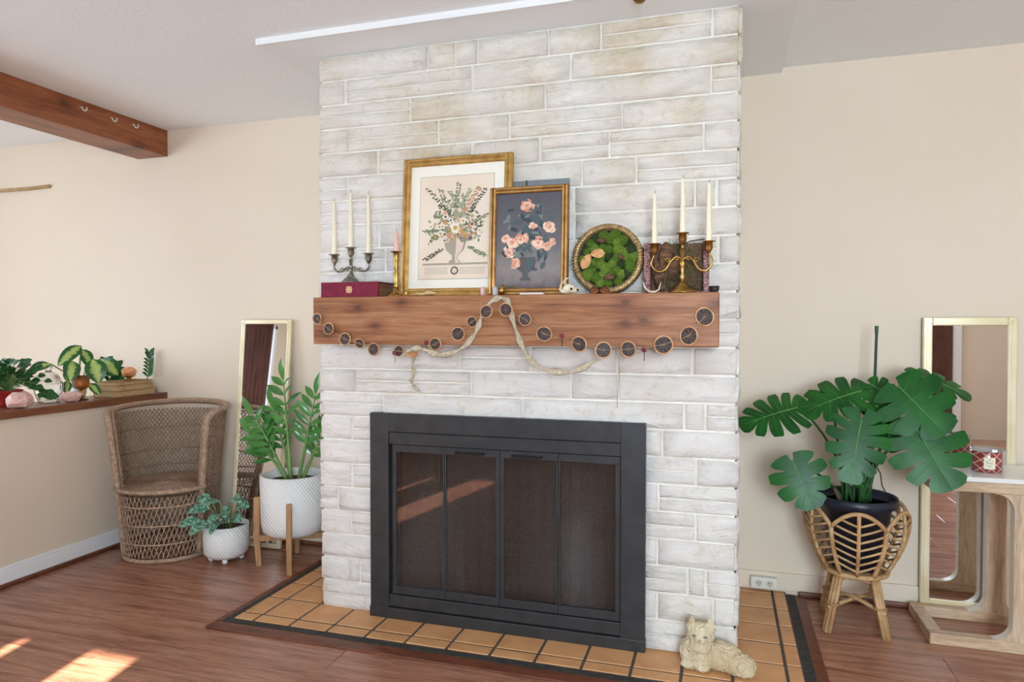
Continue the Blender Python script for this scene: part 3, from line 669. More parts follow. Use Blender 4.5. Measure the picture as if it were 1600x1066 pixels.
book('top book of the string-tied stack on the ledge', -3.377, 3.222, LZ + .063, .155, .265, .022, -.02, bk)
def loop(yy): 
    x0, x1, z0, z1 = -3.463, -3.287, LZ + .0008, LZ + .0868
    return [(x0, yy, z0), (x1, yy, z0), (x1, yy + .002, z1), (x0, yy, z1)]
ts = thing('string_tie', 'jute string knotted around the old book stack', 'string', (0, 0, 0))
for yy in (3.13, 3.30): MB().tube(loop(yy), .0018, 5, closed=True).build('loop', tw, ts)
MB().tube([(-3.286, 3.30, LZ + .075), (-3.275, 3.325, LZ + .045), (-3.27, 3.355, LZ + .012)], .002, 5).build('loose_end', tw, ts)
ds = thing('brass_dish', 'small brass pedestal dish on the old books', 'dish', (-3.36, 3.235, LZ + .088))
brass = mat('brass', C(188,146,78), C(160,118,60), .28, 1, nscale=14)
MB().lathe([(.028, 0), (.028, .003), (.014, .008), (.014, .014), (.036, .022), (.038, .026), (.03, .024), (0, .022)], 24).build('dish', brass, ds, smooth=True)
rock('salt_stone', 'peach coloured stone resting in the brass dish', (-3.36, 3.235, LZ + .111), (.036, .048, .028), 14, mat('peach_stone', C(236,176,130), C(224,150,104), .45, nscale=24, bscale=40, bstr=.5, sss=.1))
# two little leafy plants behind the books
dk = mat('dark_glossy_leaf', C(34,84,44), C(52,110,60), .3, nscale=8, rand=True)
for nm, lb_, (lx, ly), stems in (('zz_cutting', 'upright zz cutting against the wall at the ledge end', (-3.40, 3.395), [((0, 0), (.03, .0, .245), .02)]),
                                 ('leafy_houseplant', 'short plant with curled glossy leaves behind the peach stone', (-3.4935, 3.22), [((0, 0), (.0, -.035, .20), .03), ((.01, .02), (.02, .02, .17), .0)])):
    t = thing(nm, lb_, 'plant', (lx, ly, LZ))
    MB().lathe([(.018, 0), (.024, .05), (.021, .05), (0, .01)], 16).build('pot', mat('brown_pot', C(120,80,60), None, .6), t, smooth=True)
    rr = random.Random(3)
    for (bx, by), tp, cv in stems:
        b = Vector((bx, by, .03)); tpv = Vector(tp); N = 10; pts = [b.lerp(tpv, i/N) + Vector((0, .012*math.sin(i/N*PI), 0)) for i in range(N + 1)]
        so = MB().tube(pts, [.004*(1 - .6*i/N) for i in range(N + 1)], 6).build('stem', g2, t, smooth=True)
        for k in range(1, N):
            for s in (-1, 1):
                L = (.075 if nm == 'zz_cutting' else .065); p = pts[k]
                d = Vector((.3, s*.9, .45 if k < 8 else .9)).normalized()
                q = p + d*L; q.y = min(q.y, 3.424 - ly)
                if k > 2 and (nm == 'zz_cutting' or k % 2): MB().leaf(p, q, .024 if nm == 'zz_cutting' else .036, (.8, -.4, .5), .06, .2, 5).build('leaf', dk, so, smooth=True)
    if nm == 'leafy_houseplant': MB().leaf((.02, .02, .09), (.03, .03, .2), .06, (.9, -.4, .2), .1, .3, 8).build('leaf', dk, t, smooth=True)
bb_ = mat('bamboo', C(190,158,112), C(168,132,88), .5, nscale=10)
tag(MB().tube([(-4.75, WY - .012, 2.148), (-4.6, WY - .012, 2.153), (-4.35, WY - .012, 2.152), (-4.18, WY - .012, 2.158)], .011, 8).build('bamboo_rod', bb_, smooth=True), 'bamboo rod hung on the cream wall', 'rod')

# ================================================================ ON THE MANTEL
MZ = 1.369
ivory = mat('ivory_wax', C(246,236,208), None, .45, sss=.15)
wick = mat('wick', C(40,34,32), None, .9)
def candle(label, loc, hgt, r=.0105, m_=None, top=.0055):
    t = thing('taper_candle', label, 'candle', loc)
    MB().lathe([(r, 0), (r, .02), (top, hgt - .006), (top*.5, hgt), (0, hgt)], 18).build('wax', m_ or ivory, t, smooth=True)
    MB().tube([(0, 0, hgt - .002), (.001, 0, hgt + .007), (.003, 0, hgt + .012)], .0009, 5).build('wick', wick, t); return t
# maroon book with a gilt emblem
mar = mat('maroon_cloth', C(128,26,54), C(112,20,46), .75, nscale=40, bscale=200, bstr=.2)
gilt = mat('gilt', C(222,176,140), None, .4, .4)
bkk = thing('maroon_book', 'large maroon cloth book with gold emblem lying on the mantel', 'book', (-1.455, 2.569, MZ))
MB().box(-.127, .122, -.062, .072, .004, .057).build('pages', mat('brown_pages', C(150,112,76), C(124,88,56), .8, nscale=12, vscale=(1,1,25)), bkk)
MB().box(-.131, .131, -.075, .076, 0, .004).box(-.131, .131, -.075, .076, .057, .061).box(-.131, .131, -.077, -.064, 0, .061).build('cover', mar, bkk, bevel=.002)
em = MB()
for k in range(8):
    a = k*PI/4; d = (math.cos(a), math.sin(a)); p = (-d[1], d[0]); L = .017 if k % 2 == 0 else .019
    em.add([(0, -.0776, .03), (d[0]*L*.6 + p[0]*.005, -.0776, .03 + (d[1]*L*.6 + p[1]*.005)), (d[0]*L, -.0776, .03 + d[1]*L), (d[0]*L*.6 - p[0]*.005, -.0776, .03 + (d[1]*L*.6 - p[1]*.005))], [(0, 1, 2, 3)])
em.build('emblem', gilt, bkk)
pew = mat('pewter', C(168,162,146), C(112,108,96), .4, .85, nscale=60, bscale=90, bstr=.5)
brs = mat('aged_brass', C(196,160,92), C(150,112,58), .3, 1, nscale=20)
def candelabra(name, label, loc, mt, cups, stem, base_r, arm, cup_r=.017, square=False):
    """cups: list of (dx, cup top z); arm: list of (fraction of dx, z) for the scroll"""
    t = thing(name, label, 'candelabra', loc)
    MB().lathe([(base_r, 0), (base_r, .004), (base_r*.8, .012), (base_r*.35, .03), (.010, .04)], 8 if square else 28).build('base', mt, t, smooth=not square)
    MB().lathe([(.009, .036), (.006, .05), (.010, .058), (.006, .068), (.007, stem*.6), (.012, stem*.68), (.006, stem*.76), (.009, stem)], 16).build('stem', mt, t, smooth=True)
    for dx, zt in cups:
        MB().lathe([(.005, zt - .042), (.008, zt - .036), (.014, zt - .026), (.0135, zt - .004), (cup_r + .006, zt - .002), (cup_r + .006, zt), (.0115, zt), (.0115, zt - .02), (0, zt - .021)], 22, c=(dx, 0, 0)).build('candle_cup', mt, t, smooth=True)
        if dx:
            pts = [Vector((dx*f_, 0, z)) for f_, z in arm(zt)]; N = len(pts); sm_ = []
            for i in range(N - 1):      # Catmull-Rom
                p0, p1, p2, p3 = pts[max(i - 1, 0)], pts[i], pts[i + 1], pts[min(i + 2, N - 1)]
                for q in range(6):
                    u = q/6; sm_.append(.5*((2*p1) + (p2 - p0)*u + (2*p0 - 5*p1 + 4*p2 - p3)*u*u + (3*p1 - p0 - 3*p2 + p3)*u**3))
            sm_.append(pts[-1])
            ao = MB().tube(sm_, .0042, 8).build('arm', mt, t, smooth=True)
            s = 1 if dx > 0 else -1
            for cx, cz, R_ in ((abs(dx)*.52, arm(zt)[2][1] + .004, .010), (abs(dx)*.22, arm(zt)[1][1] - .006, .008)):
                MB().tube([(s*(cx + R_*(1 - a/9)*math.cos(a)), 0, cz + R_*(1 - a/9)*math.sin(a)) for a in [j*.45 for j in range(14)]], .0026, 6).build('scroll', mt, ao, smooth=True)
        else: MB().tube([(0, 0, stem - .004), (0, 0, zt - .036)], .0055, 10).build('centre_post', mt, t, smooth=True)
    return t
armL = lambda zt: [(0, .070), (.25, .066), (.55, .052), (.85, .052), (1.02, .068), (1.0, zt - .04)]
candelabra('pewter_candelabra', 'three armed pewter candelabra standing on the maroon book', (-1.494, 2.575, MZ + .061), pew, [(-.078, .123), (0, .150), (.083, .123)], .10, .042, armL, square=True)
for dx, z0, L in ((-.078, .102, .245), (0, .129, .250), (.083, .102, .268)):
    candle({-.078: 'ivory taper candle in the left cup of the pewter candelabra', 0: 'ivory taper candle in the raised middle cup of the pewter candelabra', .083: 'ivory taper candle in the right cup of the pewter candelabra'}[dx], (-1.494 + dx, 2.575, MZ + .061 + z0), L)
armR = lambda zt: [(0, .118), (.22, .128), (.42, .112), (.62, .084), (.9, .078), (1.12, .105), (1.0, zt - .04)]
cr_ = candelabra('brass_candelabra', 'three armed brass candelabra with scrolled arms in front of the shadow box', (-.1395, 2.53, MZ), brs, [(-.098, .178), (0, .213), (.09, .181)], .155, .048, armR)
for dx, z0, L in ((-.098, .157, .20), (0, .192, .215), (.09, .160, .225)):
    candle({-.098: 'ivory taper candle in the left cup of the brass candelabra', 0: 'ivory taper candle in the raised middle cup of the brass candelabra', .09: 'ivory taper candle in the right cup of the brass candelabra'}[dx], (-.1395 + dx, 2.53, MZ + z0), L)
cs = thing('brass_candlestick', 'turned brass candlestick beside the maroon book', 'candlestick', (-1.262, 2.531, MZ))
MB().lathe([(.040, 0), (.040, .004), (.030, .01), (.014, .022), (.009, .035)], 28).build('foot', brs, cs, smooth=True)
MB().lathe([(.009, .033), (.014, .042), (.008, .052), (.013, .066), (.009, .078), (.014, .092), (.008, .104), (.011, .118), (.008, .132), (.012, .142), (.013, .17), (.011, .178)], 20).build('turned_stem', brs, cs, smooth=True)
MB().lathe([(.011, .176), (.023, .18), (.024, .183), (.012, .183), (.0115, .165), (0, .164)], 22).build('candle_cup', brs, cs, smooth=True)
candle('short pink candle in the brass candlestick', (-1.262, 2.531, MZ + .165), .098, .0115, mat('pink_wax', C(236,190,176), None, .5, sss=.15), .0075)

# ---------------------------------------------------------------- framed pictures
gf = mat('gilt_frame', C(204,162,92), C(164,122,60), .35, .7, nscale=25)
gf2 = mat('bronze_frame', C(160,106,54), C(120,74,34), .35, .6, nscale=25)
mould = mat('bright_moulding', C(220,182,116), C(190,148,86), .3, .7, nscale=25)
def frame_thing(name, label, loc, W, Ht, rot, fw, fm, th=.02):
    t = thing(name, label, 'picture', loc, rot=rot)
    for x0, x1, z0, z1, v in ((-W/2, -W/2 + fw, 0, Ht, 1), (W/2 - fw, W/2, 0, Ht, 1), (-W/2 + fw, W/2 - fw, 0, fw, 0), (-W/2 + fw, W/2 - fw, Ht - fw, Ht, 0)):
        f = MB().box(x0, x1, -th/2, th/2, z0, z1).build('frame_bar', fm, t, bevel=.003)
        for q in (.12, .62):
            if v: MB().box(x0 + fw*q, x0 + fw*(q + .22), -th/2 - .004, -th/2 + .001, z0 + fw*.2, z1 - fw*.2).build('moulding', mould, f, bevel=.0015)
            else: MB().box(x0 - fw*.3, x1 + fw*.3, -th/2 - .004, -th/2 + .001, z0 + fw*q, z0 + fw*(q + .22)).build('moulding', mould, f, bevel=.0015)
    return t
PM = [mat('ink_%d' % i, C(*c), None, .8) for i, c in enumerate([(92,88,74),(122,130,98),(150,158,124),(196,146,116),(216,170,150),(236,226,210),(204,160,84),(170,160,142),(128,120,132),(226,200,186),(70,66,58)])]
def blob(m, x, z, r, mi, d, n=9, sq=1.0, rot=0, rr=None):
    vs = [(x, d, z)]
    for i in range(n):
        a = 2*PI*i/n; k = r*(1 if not rr else rr.uniform(.75, 1.15))
        u, v = k*math.cos(a), k*sq*math.sin(a); vs.append((x + u*math.cos(rot) - v*math.sin(rot), d, z + u*math.sin(rot) + v*math.cos(rot)))
    m.add(vs, [(0, 1 + i, 1 + (i + 1) % n) for i in range(n)], mi)
def flower(m, x, z, r, c_out, c_in, d, rr):
    for k in range(6):
        a = k*PI/3 + rr.uniform(-.2, .2); blob(m, x + .55*r*math.cos(a), z + .55*r*math.sin(a), r*.55, c_out, d - .00003*k, 8, .8, a, rr)
    blob(m, x, z, r*.45, c_in, d - .0004, 8)
f1 = frame_thing('gilt_framed_print', 'large gilt framed botanical bouquet print leaning on the stone', (-1.0335, 2.583, MZ), .472, .572, (math.radians(-4.6), 0, math.radians(0)), .034, gf)
MB().box(-.21, .21, -.003, .004, .025, .548).build('mat_board', mat('cream_mat', C(242,236,222), None, .8), f1)
MB().box(-.158, .158, -.0042, -.003, .072, .492).build('print_paper', mat('aged_paper', C(232,212,190), C(238,222,204), .8, nscale=3), f1)
MB().box(-.16, .16, -.0036, -.003, .07, .494).build('print_border', PM[7], f1)
rr = random.Random(21); pr = MB(); D0 = -.0046
for k in range(260):                                    # foliage
    a = rr.uniform(-.3, PI + .3); R_ = rr.uniform(.02, .13); x = R_*math.cos(a)*.95; z = .26 + R_*math.sin(a)*1.25
    blob(pr, x, z, rr.uniform(.005, .012), rr.choice([0, 1, 1, 2, 7, 2]), D0 - .000003*k, 7, .45, rr.uniform(0, PI), rr)
for bx, bz, tx, tz, c in ((-.02,.33,-.125,.44,0), (-.03,.33,-.07,.44,1), (.0,.36,.01,.46,1), (.03,.34,.10,.44,3), (.05,.33,.125,.43,0), (.05,.28,.135,.33,1), (-.05,.27,-.135,.27,1), (.06,.2,.13,.16,1), (-.06,.19,-.13,.15,0), (.02,.36,-.03,.43,2), (.02,.36,.06,.43,2)):
    for i in range(22):
        u = i/21; blob(pr, bx + (tx - bx)*u + .006*(-1)**i, bz + (tz - bz)*u + rr.uniform(-.004, .004), .0065 if c != 3 else .008, c, D0 - .001 - .00001*i, 7, .5, rr.uniform(0, PI), rr)
for k in range(95):
    a = rr.uniform(-.15, PI + .15); R_ = rr.uniform(.0, .098); x = R_*math.cos(a)*1.1; z = .235 + R_*math.sin(a)*1.2
    flower(pr, x, z, rr.uniform(.006, .013), rr.choice([3, 4, 5, 7, 8, 9, 1, 2, 5, 6]), rr.choice([6, 0, 3, 7]), D0 - .0014 - .00001*k, rr)
flower(pr, .0, .278, .022, 5, 6, D0 - .0026, rr)
def rose(m, x, z, r, pal, d, rr):
    for k in range(26):
        q = 1 - k/26; a = rr.uniform(0, 2*PI); R_ = r*.72*q*rr.uniform(.6, 1)
        blob(m, x + R_*math.cos(a), z + R_*math.sin(a)*.9, r*(.20 + .24*q)*rr.uniform(.8, 1.2), pal[min(len(pal) - 1, int(rr.random()*len(pal)))], d - .00004*k, 9, .7, a + PI/2, rr)
    blob(m, x, z, r*.16, pal[0], d - .0012, 7)
def urn(m, x, z0, s, mi, mi2, d):
    prof = [(.022, 0), (.024, .006), (.010, .016), (.012, .03), (.036, .05), (.045, .08), (.04, .095)]
    for (r0, a), (r1, b) in zip(prof, prof[1:]):
        m.add([(x - r0*s, d, z0 + a*s), (x + r0*s, d, z0 + a*s), (x + r1*s, d, z0 + b*s), (x - r1*s, d, z0 + b*s)], [(0, 1, 2, 3)], mi)
        m.add([(x + r0*s*.1, d - .0001, z0 + a*s), (x + r0*s*.8, d - .0001, z0 + a*s), (x + r1*s*.8, d - .0001, z0 + b*s), (x + r1*s*.1, d - .0001, z0 + b*s)], [(0, 1, 2, 3)], mi2)
urn(pr, 0, .135, 1.05, 7, 9, D0 - .0012)
pr.add([(-.14, D0, .128), (.14, D0, .128), (.14, D0, .136), (-.14, D0, .136)], [(0, 1, 2, 3)], 7)
blob(pr, 0, .105, .017, 0, D0, 14); blob(pr, 0, .105, .011, 9, D0 - .0003, 14)
for k in range(10): pr.add([(-.13 + (.15 if k > 4 else 0), D0, .118 - .006*(k % 5)), (-.03 + (.16 if k > 4 else 0), D0, .118 - .006*(k % 5)), (-.03 + (.16 if k > 4 else 0), D0, .1165 - .006*(k % 5)), (-.13 + (.15 if k > 4 else 0), D0, .1165 - .006*(k % 5))], [(0, 1, 2, 3)], 7)
pr.build('bouquet_print', PM, f1)
f2 = frame_thing('bronze_framed_painting', 'smaller bronze framed painting of pink roses on a grey ground', (-.7155, 2.543, MZ), .312, .420, (math.radians(-3.6), 0, math.radians(.5)), .027, gf2)
m_, nt, b = base_mat('painted_ground'); v = coords(nt)
sx = nt.nodes.new('ShaderNodeSeparateXYZ'); nt.links.new(v, sx.inputs[0]); ad = nt.nodes.new('ShaderNodeMath'); ad.operation = 'MULTIPLY_ADD'; ad.inputs[1].default_value = .09
nt.links.new(tex(nt, v, 22, 4), ad.inputs[0]); nt.links.new(sx.outputs[2], ad.inputs[2])
nt.links.new(ramp(nt, ad.outputs[0], [(.075, C(92,84,86)), (.1, C(124,114,112)), (.15, C(140,130,126)), (.24, C(104,100,104)), (.42, C(84,82,90))]), b.inputs['Base Color']); b.inputs['Roughness'].default_value = .5
MB().box(-.132, .132, -.004, .004, .02, .40).build('canvas', m_, f2)
PR = [mat('paint_%d' % i, C(*c), None, .6) for i, c in enumerate([(226,178,150),(236,204,182),(208,138,112),(120,130,122),(78,92,96),(92,84,84),(196,122,86),(60,66,74),(214,162,136)])]
pr = MB(); D0 = -.0046; rr = random.Random(4)
for k in range(110):
    a = rr.uniform(0, 2*PI); R_ = rr.uniform(.01, .108); blob(pr, R_*math.cos(a), .225 + R_*math.sin(a)*1.3, rr.uniform(.010, .022), rr.choice([3, 4, 4, 7]), D0 - .00002*k, 8, .45, rr.uniform(0, PI), rr)
urn(pr, -.01, .055, .95, 5, 4, D0 - .0012)
for x, z, r in ((-.062,.205,.030), (-.03,.215,.034), (-.075,.165,.028), (.04,.20,.032), (.07,.185,.024), (.085,.26,.028), (.02,.265,.020), (-.005,.345,.030), (-.055,.125,.026), (.095,.20,.02), (-.09,.22,.02)):
    rose(pr, x, z, r*1.12, [2, 0, 0, 1, 1, 8], D0 - .0016, rr)
pr.build('rose_painting', PR, f2)
gb_ = thing('grey_metal_frame', 'flat grey metal frame tucked behind the rose painting', 'frame', (-.684, 2.610, MZ), rot=(math.radians(-3), 0, 0))
gm = mat('grey_metal', C(132,138,142), None, .45, .5)
MB().box(-.112, .112, -.006, .006, 0, .455).build('panel', gm, gb_, bevel=.002)
MB().box(-.062, -.056, -.009, -.005, .25, .455).build('clip', mat('dark_clip', C(70,70,70), None, .5, .5), gb_)
# ---------------------------------------------------------------- round moss frame
ms = thing('moss_wreath_frame', 'round ribbed gold frame filled with green moss clumps', 'moss frame', (-.4195, 2.592, MZ), rot=(math.radians(-7), 0, 0))
cz = .1365; gold_r = mat('antique_gold', C(196,166,118), C(150,122,80), .4, .6, nscale=60)
Rx = Matrix.Translation((0, 0, cz)) @ Matrix.Rotation(PI/2, 4, 'X')
m = MB(); m.M = Rx; m.lathe([(.110, -.01), (.111, .010), (.124, .017), (.134, .010), (.136, -.01)], 64).build('ring', gold_r, ms, smooth=True)
for k in range(64):
    a = 2*PI*k/64; m = MB(); m.M = Rx @ Matrix.Rotation(a, 4, 'Z'); m.box(.1135, .1335, -.0024, .0024, .008, .0185).build('rib', gold_r, ms, bevel=.001, seg=1)
m = MB(); m.M = Rx; m.lathe([(0, -.008), (.118, -.008), (.118, -.002), (0, -.002)], 48).build('backing', mat('dark_back', C(48,44,34), None, .9), ms)
mosses = [mat('moss_%d' % i, C(*a), C(*b_), .95, nscale=160, bscale=220, bstr=1, bdist=.01) for i, (a, b_) in enumerate([((104,136,36),(70,98,26)), ((132,158,58),(92,122,38)), ((62,80,36),(40,56,26))])]
rr = random.Random(9); pts = []
for k in range(400):
    a = rr.uniform(0, 2*PI); R_ = .097*math.sqrt(rr.random()); x, z = R_*math.cos(a), R_*math.sin(a)
    if all((x - p[0])**2 + (z - p[1])**2 > .021**2 for p in pts): pts.append((x, z))
for k, (x, z) in enumerate(pts):
    r = rr.uniform(.016, .025); m = MB(); m.ball((0, 0, 0), (r, r*.75, r), 14, 10, jit=.09, seed=k)
    m.build('moss_clump', mosses[rr.choice([0, 0, 1, 1, 2])], ms, smooth=True, loc=(x, -.006, cz + z))
cone = mat('cone_brown', C(122,88,64), C(84,58,42), .8, nscale=90, bscale=120, bstr=.8)
for x, z, r in ((-.02, .065, .013), (.055, .0, .011), (.015, -.075, .016)):
    c_ = MB().ball((0, 0, 0), (r*1.3, r*.8, r*.8), 10, 7, jit=.12, seed=int(r*1000)).build('seed_cone', cone, ms, smooth=False, loc=(x, -.03, cz + z))
mw = mat('moth_wing', C(226,178,122), C(190,128,84), .8, nscale=60)
m = MB()
for s, tip in ((-1, (-.088, -.042, -.045)), (1, (-.004, -.042, .012))):
    m.leaf((-.060, -.037, .014), tip, .036, (0, -1, .1), .04, .05, 7, shape=(.62, .6))
m.v = [(x, y_, z + cz) for x, y_, z in m.v]; m.build('moth', mw, ms)
# monarch wings resting at the foot of the frame
ow = mat('orange_wing', C(156,84,36), C(120,58,24), .7, nscale=40); bw = mat('black_wing', C(36,28,26), None, .8)
bf = thing('monarch_butterfly', 'orange and black butterfly resting below the moss frame', 'butterfly', (-.4375, 2.535, MZ + .003))
for s in (-1, 1):
    m = MB(); m.leaf((0, 0, .018), (s*.037, .002, .006), .028, (0, -1, .2), .02, .05, 7, shape=(.6, .6)); wo = m.build('wing', ow, bf)
    MB().tube([(0, -.001, .018), (s*.02, -.002, .026), (s*.036, .001, .012), (s*.036, .001, .004)], .0014, 5).build('wing_edge', bw, wo)
    for q in (.02, -.004): MB().tube([(0, -.001, .018), (s*.03, -.002, .008 + q*.5)], .0009, 5).build('vein', bw, wo)
MB().tube([(0, 0, .0), (0, -.001, .012), (0, 0, .026)], [.0018, .003, .0015], 7).build('body', bw, bf, smooth=True)
# little animal skull
bone = mat('bone', C(236,226,204), C(210,192,160), .6, nscale=30)
sk_ = thing('animal_skull', 'small pale animal skull beside the moss frame', 'skull', (-.545, 2.504, MZ))
o = MB().ball((0, 0, .02), (.024, .022, .018), 14, 10).ball((.022, -.006, .013), (.017, .012, .011), 12, 8).ball((-.008, 0, .012), (.024, .016, .012), 12, 8).build('cranium', bone, sk_, smooth=True)
rm_ = o.modifiers.new('remesh', 'REMESH'); rm_.mode = 'VOXEL'; rm_.voxel_size = .0025; rm_.use_smooth_shade = True
for x, z in ((.012, .018), (.034, .014)): MB().ball((x, -.0185 + (x > .02)*.006, z), (.005, .004, .005), 10, 6).build('eye_socket', mat('socket', C(60,46,38), None, .9), sk_, smooth=True)
MB().tube([(-.012, .0, .034), (-.02, -.004, .045), (-.012, -.006, .056), (.006, -.004, .06)], [.004, .0035, .003, .0015], 7).build('horn', bone, sk_, smooth=True)
MB().tube([(-.024, .0, .004), (-.034, -.004, .016), (-.03, -.006, .036), (-.018, -.006, .046)], [.004, .004, .003, .0015], 7).build('jaw', bone, sk_, smooth=True)
# shadow box with scaly patterned sides
m_, nt, b = base_mat('scaly_paper'); v = coords(nt); vo = nt.nodes.new('ShaderNodeTexVoronoi'); vo.feature = 'DISTANCE_TO_EDGE'; vo.inputs['Scale'].default_value = 95; nt.links.new(v, vo.inputs['Vector'])
nt.links.new(ramp(nt, vo.outputs['Distance'], [(.06, C(84,40,42)), (.16, C(176,122,116))]), b.inputs['Base Color']); b.inputs['Roughness'].default_value = .5
sb = thing('shadow_box', 'scaly patterned shadow box holding bark and dried moss', 'shadow box', (-.17, 2.61, MZ))
MB().box(-.112, .12, .028, .034, 0, .188).build('back_panel', mat('box_back', C(120,84,70), None, .8), sb)
for x0, x1 in ((-.112, -.088), (.1, .12)): MB().box(x0, x1, -.024, .028, 0, .188).build('side_panel', m_, sb, bevel=.002)
MB().box(-.088, .1, -.024, .028, 0, .008).build('base_panel', m_, sb, bevel=.002)
bark = mat('bark', C(136,98,70), C(84,58,42), .95, nscale=30, bscale=26, bstr=1, bdist=.02, vscale=(1, 1, 2.4))
for (bx, bz, rx, rz, rot) in ((-.035, .13, .024, .062, .05), (-.055, .066, .024, .056, -.25), (.0, .10, .03, .05, .6)):
    m = MB(); m.M = Matrix.Translation((bx, -.008, bz)) @ Matrix.Rotation(rot, 4, 'Y'); m.ball((0, 0, 0), (rx, .018, rz), 14, 10, jit=.09, seed=int(bz*1000)); m.build('bark_piece', bark, sb)
drm = [mat('dry_moss_%d' % i, C(*c), None, .95) for i, c in enumerate([(104,98,58), (134,118,78), (72,78,44)])]
rr = random.Random(17)
for gi, (gx, gz, R_, n_) in enumerate(((.045, .14, .05, 90), (.06, .09, .045, 70), (.0, .035, .05, 90), (.07, .03, .035, 60), (.005, .16, .03, 40))):
    m = MB()
    for k in range(n_):
        p = Vector((gx + rr.gauss(0, R_*.5), -.016 + rr.uniform(-.012, .012), gz + rr.gauss(0, R_*.45))); p.z = max(p.z, .01); p.x = min(max(p.x, -.08), .094)
        q = Vector((rr.uniform(-1, 1), rr.uniform(-.4, .4), rr.uniform(-.8, 1)))*.02
        e = p + q*1.4 + Vector((0, 0, .006)); e.z = max(e.z, .006); m.tube([p, p + q*.6 + Vector((0, -.004, .004)), e], .0009, 3, caps=False, mi=rr.randrange(3))
    o = m.build('moss_tangle', drm, sb); o['kind'] = 'stuff'
MB().tube([(.025, -.02, .18), (.06, -.024, .19), (.105, -.02, .196)], .0022, 6).build('twig', mat('dark_twig', C(58,44,36), None, .8), sb)
rb = tag(MB().tube([(-.279, 2.53, MZ + .044), (-.272, 2.525, MZ + .022), (-.255, 2.52, MZ + .006), (-.235, 2.52, MZ + .004), (-.222, 2.525, MZ + .012), (-.214, 2.53, MZ + .04)], [.0015, .003, .0038, .0038, .003, .0015], 8).build('rib_bone', bone, smooth=True), 'thin curved pale rib bone before the shadow box', 'bone')
dbm = mat('dark_bowl', C(52,38,34), None, .5)
tag(MB().lathe([(.010, 0), (.016, .010), (.018, .026), (.016, .026), (.013, .011), (0, .006)], 24).build('dark_bowl', dbm, loc=(-.0312, 2.60, MZ), smooth=True), 'small dark bowl at the mantel end by the shadow box', 'bowl')
pink = mat('pink_crystal', C(226,190,184), C(206,160,156), .3, nscale=50)
tag(MB().lathe([(.010, 0), (.011, .024), (.006, .033), (0, .035)], 6).build('pink_crystal', pink, loc=(-.885, 2.51, MZ)), 'small upright pink crystal point beside the candle snuffer', 'crystal')
sn = thing('candle_snuffer', 'brass candle snuffer with long thin handle on the mantel', 'candle snuffer', (-.806, 2.505, MZ))
MB().lathe([(.011, 0), (.0105, .022), (.008, .03), (.003, .034), (.003, .04), (0, .041)], 20).build('bell', brs, sn, smooth=True)
MB().tube([(0, 0, .037), (.04, .0, .031), (.158, -.004, .0098)], .0018, 6).build('handle', brs, sn, smooth=True)
tag(MB().box(-.046, .046, -.012, .012, 0, .008).build('white_card', mat('pale_stone', C(232,220,214), None, .7), loc=(-.69, 2.515, MZ), bevel=.002), 'flat pale selenite bar under the snuffer handle', 'crystal bar')
dw = MB().tube([(-1.185, 2.52, MZ + .005), (-1.165, 2.515, MZ + .011), (-1.14, 2.515, MZ + .008), (-1.115, 2.515, MZ + .014), (-1.085, 2.52, MZ + .011)], [.002, .006, .005, .009, .003], 8).build('driftwood_piece', mat('pale_driftwood', C(226,198,150), C(200,166,116), .8, nscale=40), smooth=True)
tag(dw, 'small pale piece of driftwood on the mantel', 'driftwood')

# ---------------------------------------------------------------- dried citrus garland
gl = thing('citrus_garland', 'garland of dried citrus slices strung along the mantel front', 'garland', (-.82, 2.478, 1.25))
rind = mat('citrus_rind', C(222,174,124), C(190,130,84), .6, nscale=30); pith = mat('citrus_pith', C(228,190,150), None, .7)
flesh = mat('citrus_flesh', C(44,34,36), C(66,50,48), .45, nscale=70, bscale=90, bstr=.8)
SL = [(-1.594,1.281,.024),(-1.541,1.240,.026),(-1.465,1.198,.027),(-1.400,1.181,.022),(-1.335,1.158,.027),(-1.226,1.152,.024),(-1.069,1.181,.026),(-.974,1.221,.028),(-.917,1.267,.022),(-.850,1.305,.026),
      (-.772,1.312,.027),(-.707,1.276,.026),(-.633,1.222,.031),(-.501,1.185,.031),(-.413,1.164,.032),(-.323,1.168,.031),(-.200,1.185,.035),(-.114,1.217,.035),(-.061,1.283,.035)]
rr = random.Random(2)
for x, z, r in SL:
    T = Matrix.Translation((x + .82, -.031 if abs(x + .81) < .05 else rr.uniform(-.004, 0), z - 1.25)) @ Matrix.Rotation(PI/2 + rr.uniform(-.12, .12), 4, 'X') @ Matrix.Rotation(rr.uniform(-.15, .15), 4, 'Y') @ Matrix.Rotation(rr.uniform(0, 6), 4, 'Z')
    m = MB(); m.M = T; m.lathe([(r*.84, -.0022), (r*.97, -.003), (r, 0), (r*.97, .003), (r*.84, .0022)], 26, sy=rr.uniform(.9, 1)); m.f = m.f[:-2]; m.m = m.m[:-2]
    so = m.build('citrus_slice', rind, gl, smooth=True)
    m = MB(); m.M = T; m.lathe([(0, -.0015), (r*.86, -.0015), (r*.86, .0015), (0, .0015)], 22).build('flesh', flesh, so)
    m = MB(); m.M = T
    for k in range(9):
        a = 2*PI*k/9; m.add([(r*.14*math.cos(a - .25), r*.14*math.sin(a - .25), .0019), (r*.8*math.cos(a - .03), r*.8*math.sin(a - .03), .0019), (r*.8*math.cos(a + .03), r*.8*math.sin(a + .03), .0019), (r*.14*math.cos(a + .25), r*.14*math.sin(a + .25), .0019)], [(0, 1, 2, 3)])
    m.lathe([(0, .0019), (r*.15, .0019)], 8, caps=False); m.build('segment_walls', mat('membrane', C(104,78,66), None, .6) if x == -1.594 else bpy.data.materials['membrane'], so)
pts = [Vector((x + .82, -.031 if abs(x + .81) < .05 else -.004, z - 1.25)) for x, z, r in SL]
